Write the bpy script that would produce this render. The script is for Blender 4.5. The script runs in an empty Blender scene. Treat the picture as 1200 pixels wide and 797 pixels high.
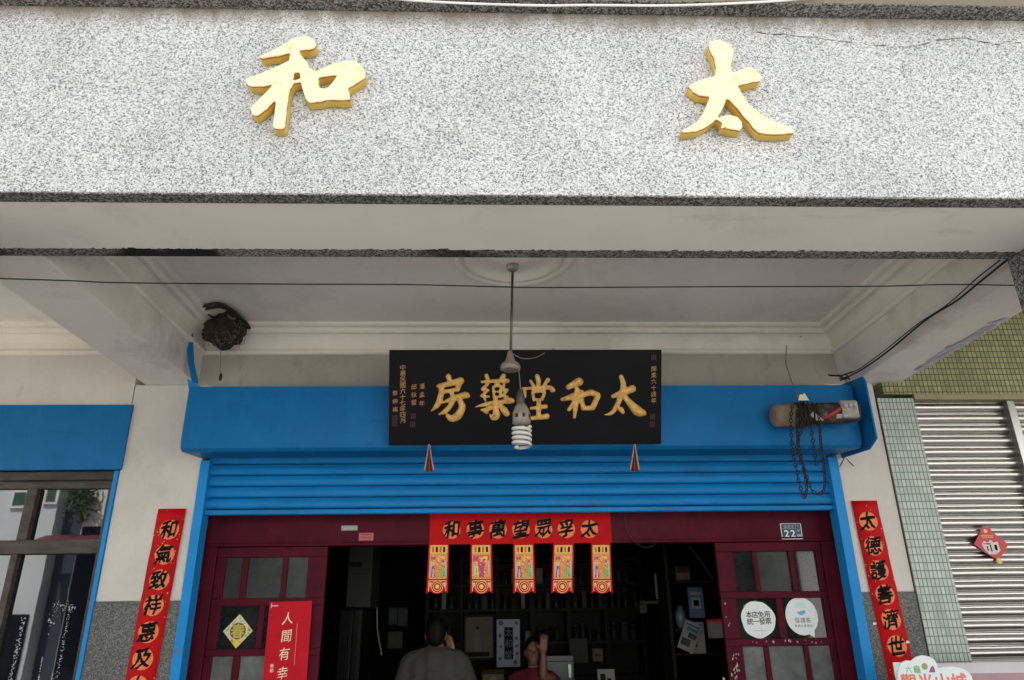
import bpy, bmesh, math, random
from mathutils import Vector, Matrix
random.seed(7)
sc = bpy.context.scene
C = sc.collection

# ------------------------------------------------------------------ camera calibration (eye at the origin, x right, y into the shop, z up)
RM = ((0.9994256589970906, -0.031441672215932914, -0.012640149781433154),
      (-0.0002964428019304223, 0.3648788608643049, -0.9310549548850661),
      (0.033886048159919975, 0.9305239589299317, 0.3646599753160066))
F = 845.6919592464388
def ray(x, y):
    c = ((x-600)/F, (y-398.5)/F, 1.0)
    return Vector([sum(RM[k][i]*c[k] for k in range(3)) for i in range(3)])
def W(x, y, Y): r = ray(x, y); return r*(Y/r.y)
def WZ(x, y, Z): r = ray(x, y); return r*(Z/r.z)

# ------------------------------------------------------------------ materials
def newmat(name):
    m = bpy.data.materials.new(name); m.use_nodes = True
    nt = m.node_tree; b = nt.nodes['Principled BSDF']
    return m, nt, b
def N(nt, t, **kw):
    n = nt.nodes.new(t)
    for k, v in kw.items():
        if k.startswith('_'): setattr(n, k[1:], v)
        else: n.inputs[k.replace('__', ' ')].default_value = v
    return n
def ramp(nt, stops, interp='LINEAR'):
    r = nt.nodes.new('ShaderNodeValToRGB'); r.color_ramp.interpolation = interp
    e = r.color_ramp.elements
    while len(e) < len(stops): e.new(0.5)
    for i, (p, c) in enumerate(stops):
        e[i].position = p; e[i].color = (*c, 1) if len(c) == 3 else c
    return r
def coords(nt, sx=1, sy=1, sz=1):
    tc = nt.nodes.new('ShaderNodeTexCoord'); mp = nt.nodes.new('ShaderNodeMapping')
    mp.inputs['Scale'].default_value = (sx, sy, sz)
    nt.links.new(tc.outputs['Object'], mp.inputs['Vector'])
    return mp.outputs['Vector']
def bump(nt, b, h, s=0.3, d=0.01):
    bp = nt.nodes.new('ShaderNodeBump'); bp.inputs['Strength'].default_value = s; bp.inputs['Distance'].default_value = d
    nt.links.new(h, bp.inputs['Height']); nt.links.new(bp.outputs['Normal'], b.inputs['Normal'])
def mixc(nt, fac, a, b_):
    mx = nt.nodes.new('ShaderNodeMix'); mx.data_type = 'RGBA'
    if isinstance(fac, float): mx.inputs[0].default_value = fac
    else: nt.links.new(fac, mx.inputs[0])
    for s, v in ((6, a), (7, b_)):
        if isinstance(v, tuple): mx.inputs[s].default_value = (*v, 1)
        else: nt.links.new(v, mx.inputs[s])
    return mx.outputs[2]
def plain(name, col, rough=0.6, metal=0.0, var=0.12, scale=6.0, bs=0.0, spec=0.5, dirt=None, dirt_at=(0.55, 0.75), stretch=(1, 1, 1)):
    """painted / plain surface with uneven colour, optional dirt patches and bump"""
    m, nt, b = newmat(name); L = nt.links
    v = coords(nt, *stretch)
    n1 = N(nt, 'ShaderNodeTexNoise', Scale=scale, Detail=6.0, Roughness=0.6); L.new(v, n1.inputs['Vector'])
    lo = tuple(c*(1-var) for c in col); hi = tuple(min(1, c*(1+var)) for c in col)
    r = ramp(nt, [(0.3, lo), (0.7, hi)]); L.new(n1.outputs['Fac'], r.inputs['Fac'])
    out = r.outputs['Color']
    if dirt:
        n2 = N(nt, 'ShaderNodeTexNoise', Scale=scale*0.6, Detail=9.0, Roughness=0.72); L.new(v, n2.inputs['Vector'])
        r2 = ramp(nt, [(dirt_at[0], (0, 0, 0)), (dirt_at[1], (1, 1, 1))]); L.new(n2.outputs['Fac'], r2.inputs['Fac'])
        out = mixc(nt, r2.outputs['Color'], out, dirt)
    L.new(out, b.inputs['Base Color'])
    b.inputs['Roughness'].default_value = rough; b.inputs['Metallic'].default_value = metal
    b.inputs['Specular IOR Level'].default_value = spec
    if bs:
        n3 = N(nt, 'ShaderNodeTexNoise', Scale=scale*8, Detail=5.0); L.new(v, n3.inputs['Vector'])
        bump(nt, b, n3.outputs['Fac'], bs, 0.01)
    return m
def wear(m, col, scale, stretch, lo, hi, amt=1.0, detail=8.0, rough=0.7):
    """a further layer of stains, streaks, rust or scuffs with a shape of its own"""
    nt = m.node_tree; b = nt.nodes['Principled BSDF']; old = b.inputs['Base Color'].links[0].from_socket
    v = coords(nt, *stretch); n_ = N(nt, 'ShaderNodeTexNoise', Scale=scale, Detail=detail, Roughness=rough); nt.links.new(v, n_.inputs['Vector'])
    r = ramp(nt, [(lo, (0, 0, 0)), (hi, (amt, amt, amt))]); nt.links.new(n_.outputs['Fac'], r.inputs['Fac'])
    nt.links.new(mixc(nt, r.outputs['Color'], old, col), b.inputs['Base Color'])
def terrazzo(name, stops, scale=75.0, stain=None, bs=0.5, top_z=None):
    """washed pebble render: light and dark chips"""
    m, nt, b = newmat(name); L = nt.links
    v = coords(nt)
    nz = N(nt, 'ShaderNodeTexNoise', Scale=scale, Detail=3.5, Roughness=0.62); L.new(v, nz.inputs['Vector'])
    vo = N(nt, 'ShaderNodeTexVoronoi', Scale=scale*1.25); L.new(v, vo.inputs['Vector'])
    sp = nt.nodes.new('ShaderNodeSeparateColor'); L.new(vo.outputs['Color'], sp.inputs['Color'])
    ad = N(nt, 'ShaderNodeMath', _operation='MULTIPLY_ADD'); L.new(sp.outputs[0], ad.inputs[0]); ad.inputs[1].default_value = 0.30
    L.new(nz.outputs['Fac'], ad.inputs[2])
    r = ramp(nt, stops); L.new(ad.outputs[0], r.inputs['Fac'])
    out = r.outputs['Color']
    lg = N(nt, 'ShaderNodeTexNoise', Scale=1.7, Detail=5.0, Roughness=0.65); L.new(v, lg.inputs['Vector'])
    rl = ramp(nt, [(0.35, (0.82, 0.82, 0.82)), (0.65, (1, 1, 1))]); L.new(lg.outputs['Fac'], rl.inputs['Fac'])
    mu = nt.nodes.new('ShaderNodeMix'); mu.data_type = 'RGBA'; mu.blend_type = 'MULTIPLY'; mu.inputs[0].default_value = 1.0
    L.new(out, mu.inputs[6]); L.new(rl.outputs['Color'], mu.inputs[7]); out = mu.outputs[2]
    if top_z is not None:      # brown rain stain creeping down from the ledge, ragged lower limit
        sx = nt.nodes.new('ShaderNodeSeparateXYZ'); L.new(v, sx.inputs[0])
        st = N(nt, 'ShaderNodeTexNoise', Scale=9.0, Detail=6.0, Roughness=0.7)
        v2 = coords(nt, 1, 1, 0.35); L.new(v2, st.inputs['Vector'])
        ma = N(nt, 'ShaderNodeMath', _operation='MULTIPLY_ADD'); L.new(st.outputs['Fac'], ma.inputs[0]); ma.inputs[1].default_value = 0.22
        L.new(sx.outputs['Z'], ma.inputs[2])
        rs = ramp(nt, [(0.0, (0, 0, 0)), (1.0, (1, 1, 1))])
        mr = N(nt, 'ShaderNodeMapRange'); mr.inputs['From Min'].default_value = top_z-0.09+0.11; mr.inputs['From Max'].default_value = top_z+0.02+0.11
        L.new(ma.outputs[0], mr.inputs['Value']); L.new(mr.outputs[0], rs.inputs['Fac'])
        out = mixc(nt, rs.outputs['Color'], out, stain)
    L.new(out, b.inputs['Base Color']); b.inputs['Roughness'].default_value = 0.85; b.inputs['Specular IOR Level'].default_value = 0.25
    bump(nt, b, ad.outputs[0], bs, 0.006)
    return m
def tiles(name, c1, c2, mortar, w=0.029, h=0.053, ms=0.0022, dirt=None, rough=0.35):
    m, nt, b = newmat(name); L = nt.links
    tc = nt.nodes.new('ShaderNodeTexCoord'); sx = nt.nodes.new('ShaderNodeSeparateXYZ'); cb = nt.nodes.new('ShaderNodeCombineXYZ')
    L.new(tc.outputs['Object'], sx.inputs[0]); L.new(sx.outputs['X'], cb.inputs['X']); L.new(sx.outputs['Z'], cb.inputs['Y'])
    br = nt.nodes.new('ShaderNodeTexBrick'); br.offset = 0.0; br.squash = 1.0
    for k, v in (('Scale', 1.0), ('Mortar Size', ms), ('Mortar Smooth', 0.2), ('Brick Width', w), ('Row Height', h), ('Bias', 0.0)): br.inputs[k].default_value = v
    br.inputs['Color1'].default_value = (*c1, 1); br.inputs['Color2'].default_value = (*c2, 1); br.inputs['Mortar'].default_value = (*mortar, 1)
    L.new(cb.outputs[0], br.inputs['Vector'])
    nz = N(nt, 'ShaderNodeTexNoise', Scale=3.0, Detail=8.0, Roughness=0.75); L.new(tc.outputs['Object'], nz.inputs['Vector'])
    rr = ramp(nt, [(0.5, (0, 0, 0)), (0.8, (0.8, 0.8, 0.8))]); L.new(nz.outputs['Fac'], rr.inputs['Fac'])
    out = mixc(nt, rr.outputs['Color'], br.outputs['Color'], dirt or tuple(c*0.5 for c in c1))
    L.new(out, b.inputs['Base Color']); b.inputs['Roughness'].default_value = rough
    iv = N(nt, 'ShaderNodeMath', _operation='SUBTRACT'); iv.inputs[0].default_value = 1.0; L.new(br.outputs['Fac'], iv.inputs[1])
    bump(nt, b, iv.outputs[0], 0.5, 0.004)
    return m

WHITE_CHIPS = [(0.42, (0.115, 0.12, 0.125)), (0.53, (0.30, 0.305, 0.31)), (0.63, (0.52, 0.52, 0.515)), (0.78, (0.74, 0.74, 0.73))]
GREY_CHIPS = [(0.5, (0.035, 0.035, 0.033)), (0.66, (0.16, 0.155, 0.145)), (0.8, (0.36, 0.35, 0.33))]
DADO_CHIPS = [(0.45, (0.075, 0.078, 0.072)), (0.66, (0.14, 0.143, 0.135)), (0.82, (0.24, 0.24, 0.23))]
MT = {}
MT['fascia'] = terrazzo('washed_pebble_white', WHITE_CHIPS, 150, stain=(0.20, 0.17, 0.13), top_z=4.17)
MT['strip'] = terrazzo('washed_pebble_grey', GREY_CHIPS, 105)
MT['dado'] = terrazzo('grey_granolithic', DADO_CHIPS, 120, bs=0.25)
def streaky_strip():
    m = terrazzo('blackened_strip', GREY_CHIPS, 105); nt = m.node_tree; b = nt.nodes['Principled BSDF']
    old = b.inputs['Base Color'].links[0].from_socket
    v = coords(nt, 0.8, 0.8, 0.8)
    nz = N(nt, 'ShaderNodeTexNoise', Scale=1.3, Detail=4.0); nt.links.new(v, nz.inputs['Vector'])
    r = ramp(nt, [(0.56, (0, 0, 0)), (0.60, (1, 1, 1))]); nt.links.new(nz.outputs['Fac'], r.inputs['Fac'])
    nt.links.new(mixc(nt, r.outputs['Color'], old, (0.012, 0.012, 0.013)), b.inputs['Base Color'])
    return m
MT['rear_strip'] = streaky_strip()
MT['soffit'] = plain('soffit_paint', (0.85, 0.805, 0.74), 0.8, var=0.05, scale=1.5, bs=0.12, dirt=(0.56, 0.51, 0.45), dirt_at=(0.55, 0.85))
MT['ceiling'] = plain('ceiling_paint', (0.82, 0.775, 0.70), 0.8, var=0.07, scale=1.2, bs=0.14, dirt=(0.52, 0.47, 0.40), dirt_at=(0.52, 0.85))
MT['beam'] = plain('beam_paint', (0.74, 0.695, 0.635), 0.8, var=0.06, scale=1.6, bs=0.12, dirt=(0.30, 0.26, 0.22), dirt_at=(0.55, 0.8))
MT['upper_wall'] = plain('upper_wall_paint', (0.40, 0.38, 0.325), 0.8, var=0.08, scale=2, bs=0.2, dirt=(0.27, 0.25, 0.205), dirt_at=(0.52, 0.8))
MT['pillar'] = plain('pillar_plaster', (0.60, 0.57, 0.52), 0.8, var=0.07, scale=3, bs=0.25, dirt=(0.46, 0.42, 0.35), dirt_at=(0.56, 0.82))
MT['blue'] = plain('blue_enamel', (0.003, 0.142, 0.375), 0.45, var=0.10, scale=4, bs=0.03, dirt=(0.004, 0.10, 0.29), dirt_at=(0.52, 0.8), spec=0.2)
MT['blue_light'] = plain('blue_enamel_light', (0.010, 0.24, 0.60), 0.45, var=0.08, scale=5, bs=0.02, spec=0.2, dirt=(0.01, 0.16, 0.40), dirt_at=(0.58, 0.8))
MT['blue_slat'] = plain('blue_slat', (0.004, 0.19, 0.49), 0.42, var=0.12, scale=7, spec=0.22, dirt=(0.006, 0.08, 0.22), dirt_at=(0.60, 0.78), stretch=(0.4, 1, 2))
MT['maroon'] = plain('maroon_paint', (0.074, 0.0038, 0.013), 0.5, var=0.25, scale=7, bs=0.15, spec=0.10, dirt=(0.048, 0.004, 0.010), stretch=(1, 1, 1))
MT['paint_chip'] = plain('bare_paint_chip', (0.45, 0.36, 0.34), 0.8)
MT['red'] = plain('red_paper', (0.50, 0.0025, 0.005), 0.6, var=0.10, scale=12, bs=0.05, spec=0.12)
MT['disc'] = plain('orange_disc', (0.78, 0.19, 0.055), 0.6, var=0.3, scale=90)
MT['ink'] = plain('black_ink', (0.006, 0.008, 0.006), 0.6, var=0.5, scale=60, spec=0.08)
MT['gold_print'] = plain('gold_print', (0.80, 0.50, 0.14), 0.5, var=0.3, scale=150)
MT['cream'] = plain('cream_print', (0.80, 0.70, 0.45), 0.6, var=0.1)
MT['poster_red'] = plain('poster_red', (0.50, 0.006, 0.018), 0.4, var=0.08, scale=10, spec=0.12)
MT['white'] = plain('white_vinyl', (0.74, 0.76, 0.77), 0.4, var=0.05, scale=20, dirt=(0.5, 0.5, 0.48), dirt_at=(0.6, 0.85))
MT['sky_blue'] = plain('sticker_blue', (0.10, 0.42, 0.66), 0.4)
MT['pale_blue'] = plain('sticker_pale_blue', (0.50, 0.66, 0.74), 0.4)
MT['plate_blue'] = plain('plate_navy', (0.012, 0.035, 0.09), 0.35)
MT['plate_mid'] = plain('plate_sticker', (0.28, 0.33, 0.55), 0.4)
MT['board'] = plain('black_lacquer', (0.0045, 0.0045, 0.0065), 0.45, var=0.3, scale=3, bs=0.02, spec=0.10, dirt=(0.009, 0.006, 0.006), dirt_at=(0.55, 0.8))
def gilt():
    m, nt, b = newmat('carved_gilt'); L = nt.links; v = coords(nt)
    n1 = N(nt, 'ShaderNodeTexNoise', Scale=38.0, Detail=6.0, Roughness=0.7); L.new(v, n1.inputs['Vector'])
    r = ramp(nt, [(0.28, (0.14, 0.045, 0.012)), (0.40, (0.58, 0.31, 0.07)), (0.60, (0.78, 0.48, 0.14)), (0.8, (0.86, 0.58, 0.22))]); L.new(n1.outputs['Fac'], r.inputs['Fac'])
    L.new(r.outputs['Color'], b.inputs['Base Color']); b.inputs['Roughness'].default_value = 0.55; b.inputs['Metallic'].default_value = 0.15
    bump(nt, b, n1.outputs['Fac'], 0.4, 0.006)
    return m
MT['gilt'] = gilt()
MT['seal'] = plain('faded_seal', (0.055, 0.003, 0.008), 0.6, var=0.5, scale=120)
MT['ins'] = plain('inscription_gilt', (0.55, 0.28, 0.08), 0.6, var=0.4, scale=90)
def letter_mat(yf):
    m, nt, b = newmat('gold_letter_paint'); L = nt.links; v = coords(nt)
    n1 = N(nt, 'ShaderNodeTexNoise', Scale=22.0, Detail=6.0, Roughness=0.7); L.new(v, n1.inputs['Vector'])
    sx = nt.nodes.new('ShaderNodeSeparateXYZ'); L.new(v, sx.inputs[0])
    ma = N(nt, 'ShaderNodeMath', _operation='MULTIPLY_ADD'); L.new(n1.outputs['Fac'], ma.inputs[0]); ma.inputs[1].default_value = 0.024; L.new(sx.outputs['Y'], ma.inputs[2])
    mr = N(nt, 'ShaderNodeMapRange'); mr.inputs['From Min'].default_value = yf+0.012; mr.inputs['From Max'].default_value = yf+0.058
    L.new(ma.outputs[0], mr.inputs['Value'])
    r = ramp(nt, [(0.0, (0.84, 0.76, 0.47)), (0.10, (0.82, 0.69, 0.36)), (0.15, (0.46, 0.07, 0.05)), (0.26, (0.46, 0.12, 0.05)), (0.34, (0.72, 0.50, 0.07)), (1.0, (0.60, 0.42, 0.08))])
    L.new(mr.outputs[0], r.inputs['Fac'])
    r2 = ramp(nt, [(0.56, (0, 0, 0)), (0.70, (0.8, 0.8, 0.8))]); L.new(n1.outputs['Fac'], r2.inputs['Fac'])
    L.new(mixc(nt, r2.outputs['Color'], r.outputs['Color'], (0.74, 0.52, 0.20)), b.inputs['Base Color'])
    b.inputs['Roughness'].default_value = 0.5
    bump(nt, b, n1.outputs['Fac'], 0.2, 0.006)
    return m
MT['steel'] = plain('stainless_slat', (0.43, 0.42, 0.405), 0.30, metal=1.0, var=0.05, scale=1.5)
MT['steel_dark'] = plain('dull_steel', (0.34, 0.34, 0.33), 0.35, metal=1.0, var=0.1)
MT['green_tile'] = tiles('green_mosaic', (0.33, 0.44, 0.39), (0.47, 0.56, 0.505), (0.17, 0.14, 0.10), ms=0.0036, dirt=(0.15, 0.22, 0.17))
MT['olive_tile'] = tiles('olive_mosaic', (0.235, 0.23, 0.115), (0.34, 0.33, 0.175), (0.045, 0.05, 0.032), w=0.034, h=0.047, ms=0.0038, dirt=(0.11, 0.11, 0.05))
MT['lip'] = plain('tile_lip', (0.26, 0.24, 0.13), 0.6)
def dark_glass(name, col, ior=1.75, rough=0.015, marks=False):
    m, nt, b = newmat(name); L = nt.links; v = coords(nt)
    n1 = N(nt, 'ShaderNodeTexNoise', Scale=2.2, Detail=3.0); L.new(v, n1.inputs['Vector'])
    b.inputs['Base Color'].default_value = (*col, 1); b.inputs['Roughness'].default_value = rough; b.inputs['IOR'].default_value = ior
    bump(nt, b, n1.outputs['Fac'], 0.02, 0.01)
    if marks:
        n2 = N(nt, 'ShaderNodeTexNoise', Scale=7.0, Detail=8.0, Roughness=0.7); L.new(v, n2.inputs['Vector'])
        r = ramp(nt, [(0.35, tuple(c*0.55 for c in col)), (0.7, tuple(c*1.35 for c in col))]); L.new(n2.outputs['Fac'], r.inputs['Fac'])
        L.new(r.outputs['Color'], b.inputs['Base Color'])
    return m
MT['win_glass'] = dark_glass('tinted_window_glass', (0.005, 0.007, 0.012), 2.0)
MT['pane_clear'] = dark_glass('dusty_door_glass', (0.014, 0.016, 0.016), 1.5, 0.05, True)
MT['pane_frost'] = dark_glass('frosted_door_glass', (0.115, 0.122, 0.118), 1.45, 0.35, True)
MT['pane_mid'] = dark_glass('hazy_door_glass', (0.032, 0.036, 0.035), 1.45, 0.25, True)
MT['old_wood'] = plain('weathered_dark_wood', (0.060, 0.047, 0.040), 0.7, var=0.45, scale=9, bs=0.3, dirt=(0.15, 0.13, 0.12), dirt_at=(0.56, 0.85), stretch=(0.6, 1, 3))
MT['cable'] = plain('black_cable', (0.012, 0.012, 0.012), 0.6)
MT['grey_cable'] = plain('dusty_cable', (0.20, 0.19, 0.17), 0.7)
MT['white_cable'] = plain('white_cable', (0.78, 0.78, 0.76), 0.5)
MT['rust'] = plain('rusty_chain', (0.030, 0.020, 0.016), 0.75, metal=0.3, var=0.5, scale=40)
MT['brass'] = plain('tarnished_tube', (0.14, 0.125, 0.095), 0.5, metal=0.7, var=0.3, scale=20)
MT['porcelain'] = plain('old_porcelain', (0.24, 0.21, 0.165), 0.35, var=0.15, scale=20, dirt=(0.2, 0.18, 0.14))
MT['bulb'] = plain('bulb_glass', (0.62, 0.61, 0.56), 0.25, var=0.03)
MT['motor_tan'] = plain('motor_cap', (0.20, 0.155, 0.10), 0.6, var=0.2, scale=20)
MT['motor_dark'] = plain('motor_body', (0.035, 0.025, 0.020), 0.7, var=0.5, scale=15, spec=0.2, dirt=(0.13, 0.11, 0.095), dirt_at=(0.54, 0.66))
MT['label_red'] = plain('label_red', (0.42, 0.012, 0.02), 0.5)
MT['label_grey'] = plain('label_grey', (0.40, 0.38, 0.36), 0.5)
MT['nest'] = plain('mud_and_straw', (0.035, 0.022, 0.016), 0.95, var=0.6, scale=30, bs=0.9, dirt=(0.10, 0.07, 0.05), dirt_at=(0.55, 0.75))
MT['straw'] = plain('straw', (0.22, 0.17, 0.11), 0.9, var=0.4, scale=30)
MT['wood_red'] = plain('red_wood_bracket', (0.16, 0.022, 0.016), 0.5, var=0.3, scale=20)
MT['wood_pale'] = plain('pale_edge_wood', (0.42, 0.26, 0.20), 0.6, var=0.2, scale=20)
MT['conc'] = plain('concrete_paving', (0.30, 0.29, 0.27), 0.85, var=0.15, scale=2, bs=0.2, dirt=(0.2, 0.19, 0.18))
MT['pale_road'] = plain('worn_road', (0.26, 0.247, 0.226), 0.9, var=0.25, scale=3, bs=0.5)  # unseen road, concrete tone kept pale to bounce light under the ceiling
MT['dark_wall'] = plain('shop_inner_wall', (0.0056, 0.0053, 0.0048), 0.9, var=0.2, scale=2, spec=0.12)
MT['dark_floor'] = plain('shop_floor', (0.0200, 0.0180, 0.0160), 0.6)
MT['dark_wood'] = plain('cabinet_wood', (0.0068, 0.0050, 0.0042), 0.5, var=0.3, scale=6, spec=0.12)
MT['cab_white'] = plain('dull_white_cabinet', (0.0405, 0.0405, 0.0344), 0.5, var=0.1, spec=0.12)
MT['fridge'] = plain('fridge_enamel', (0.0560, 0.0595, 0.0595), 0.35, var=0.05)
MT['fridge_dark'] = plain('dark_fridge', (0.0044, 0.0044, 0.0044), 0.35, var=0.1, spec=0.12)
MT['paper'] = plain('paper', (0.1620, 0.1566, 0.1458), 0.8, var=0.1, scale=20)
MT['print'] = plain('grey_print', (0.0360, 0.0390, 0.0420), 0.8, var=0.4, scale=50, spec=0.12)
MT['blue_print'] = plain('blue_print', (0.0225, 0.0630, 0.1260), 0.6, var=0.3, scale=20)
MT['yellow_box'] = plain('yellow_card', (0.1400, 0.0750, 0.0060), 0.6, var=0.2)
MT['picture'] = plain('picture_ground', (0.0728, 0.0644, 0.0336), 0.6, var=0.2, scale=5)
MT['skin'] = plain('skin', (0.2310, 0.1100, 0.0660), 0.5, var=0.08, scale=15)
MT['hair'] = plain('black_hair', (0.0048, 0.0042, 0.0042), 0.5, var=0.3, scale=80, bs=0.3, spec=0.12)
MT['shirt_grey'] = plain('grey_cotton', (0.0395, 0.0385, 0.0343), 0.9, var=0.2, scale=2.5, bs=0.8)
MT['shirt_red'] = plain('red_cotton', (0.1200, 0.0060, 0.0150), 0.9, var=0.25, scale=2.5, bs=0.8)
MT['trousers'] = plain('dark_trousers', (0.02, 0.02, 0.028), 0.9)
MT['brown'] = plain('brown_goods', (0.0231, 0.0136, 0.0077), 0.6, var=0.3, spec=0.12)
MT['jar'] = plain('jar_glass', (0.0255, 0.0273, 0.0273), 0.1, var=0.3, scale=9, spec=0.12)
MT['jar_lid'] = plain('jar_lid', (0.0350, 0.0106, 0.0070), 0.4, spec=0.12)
MT['house_grey'] = plain('pale_house_render', (0.56, 0.60, 0.63), 0.85, var=0.08, scale=1, bs=0.1)
MT['house_white'] = plain('white_house_render', (0.72, 0.71, 0.68), 0.85, var=0.08, scale=1, bs=0.1, dirt=(0.45, 0.43, 0.4))
MT['house_in_shade'] = plain('shade_dark_render', (0.035, 0.045, 0.065), 0.85, var=0.1, scale=1)  # shade on the set-back house put into its dark colour
MT['awning'] = plain('awning_red', (0.085, 0.010, 0.016), 0.7)
MT['leaf'] = plain('leaf', (0.08, 0.17, 0.03), 0.5, var=0.5, scale=8)
MT['bark'] = plain('bark', (0.10, 0.07, 0.05), 0.9)
MT['mauve'] = plain('mauve_board', (0.42, 0.25, 0.28), 0.5, var=0.06)
MT['lilac'] = plain('pale_lilac_board', (0.60, 0.57, 0.60), 0.5, var=0.04)
MT['pink_print'] = plain('pink_print', (0.80, 0.24, 0.18), 0.5, var=0.2, scale=60)
MT['green_print'] = plain('green_print', (0.16, 0.50, 0.20), 0.5)
MT['purple_print'] = plain('purple_print', (0.33, 0.10, 0.26), 0.5)
MT['sign_white'] = plain('sign_white', (0.82, 0.86, 0.87), 0.4, var=0.02)
for nm, c in (('yel', (0.80, 0.55, 0.05)), ('grn', (0.12, 0.45, 0.10)), ('teal', (0.35, 0.55, 0.55)), ('mag', (0.45, 0.04, 0.16)), ('ora', (0.80, 0.25, 0.03)), ('pnk', (0.75, 0.45, 0.42)), ('hot', (0.80, 0.06, 0.02))):
    MT[nm] = plain('print_'+nm, c, 0.5, var=0.15, scale=60)

for k_ in ('blue', 'blue_slat'):
    wear(MT[k_], (0.035, 0.16, 0.30), 5.0, (7, 1, 0.5), 0.56, 0.72, 0.6)            # dusty run marks
    wear(MT[k_], (0.07, 0.045, 0.035), 34.0, (1, 1, 1.6), 0.70, 0.76, 0.9)          # rust specks
    wear(MT[k_], (0.012, 0.045, 0.10), 3.0, (0.5, 1, 2.2), 0.60, 0.78, 0.6)         # grime
wear(MT['blue_light'], (0.05, 0.16, 0.26), 16.0, (1, 1, 0.4), 0.62, 0.74, 0.7)
wear(MT['maroon'], (0.028, 0.004, 0.008), 14.0, (1, 1, 0.15), 0.56, 0.72, 0.7)
wear(MT['maroon'], (0.22, 0.13, 0.12), 46.0, (1, 1, 0.7), 0.73, 0.76, 0.8)
wear(MT['pillar'], (0.36, 0.32, 0.26), 4.0, (3, 1, 0.6), 0.60, 0.78, 0.6)
wear(MT['pillar'], (0.16, 0.14, 0.12), 40.0, (1, 1, 1), 0.72, 0.77, 0.5)
wear(MT['beam'], (0.36, 0.31, 0.25), 2.4, (1, 1, 1), 0.54, 0.75, 0.4)
wear(MT['ceiling'], (0.34, 0.30, 0.24), 2.0, (1, 1, 1), 0.58, 0.78, 0.35)
wear(MT['upper_wall'], (0.17, 0.155, 0.125), 2.6, (2, 1, 0.7), 0.56, 0.76, 0.7)
wear(MT['soffit'], (0.42, 0.37, 0.30), 2.2, (0.6, 2.5, 1), 0.60, 0.78, 0.5)
wear(MT['green_tile'], (0.20, 0.17, 0.12), 6.0, (1.5, 1, 0.4), 0.58, 0.74, 0.6)
wear(MT['olive_tile'], (0.10, 0.095, 0.05), 5.0, (2, 1, 0.5), 0.54, 0.72, 0.7)
wear(MT['red'], (0.36, 0.006, 0.008), 5.0, (1, 1, 1), 0.5, 0.7, 0.6)
wear(MT['fascia'], (0.34, 0.33, 0.31), 4.0, (5, 1, 0.35), 0.60, 0.80, 0.45)

# ------------------------------------------------------------------ mesh building
class Frame:
    """u right, v up, d out of the surface towards the viewer"""
    def __init__(s, o, ux, vz): s.o = Vector(o); s.u = Vector(ux).normalized(); s.v = Vector(vz).normalized(); s.n = s.u.cross(s.v)
    def __call__(s, u, v, d=0.0): return s.o + s.u*u + s.v*v + s.n*d
def wall(Y): return Frame((0, Y, 0), (1, 0, 0), (0, 0, 1))      # n = (0,-1,0)

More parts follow.
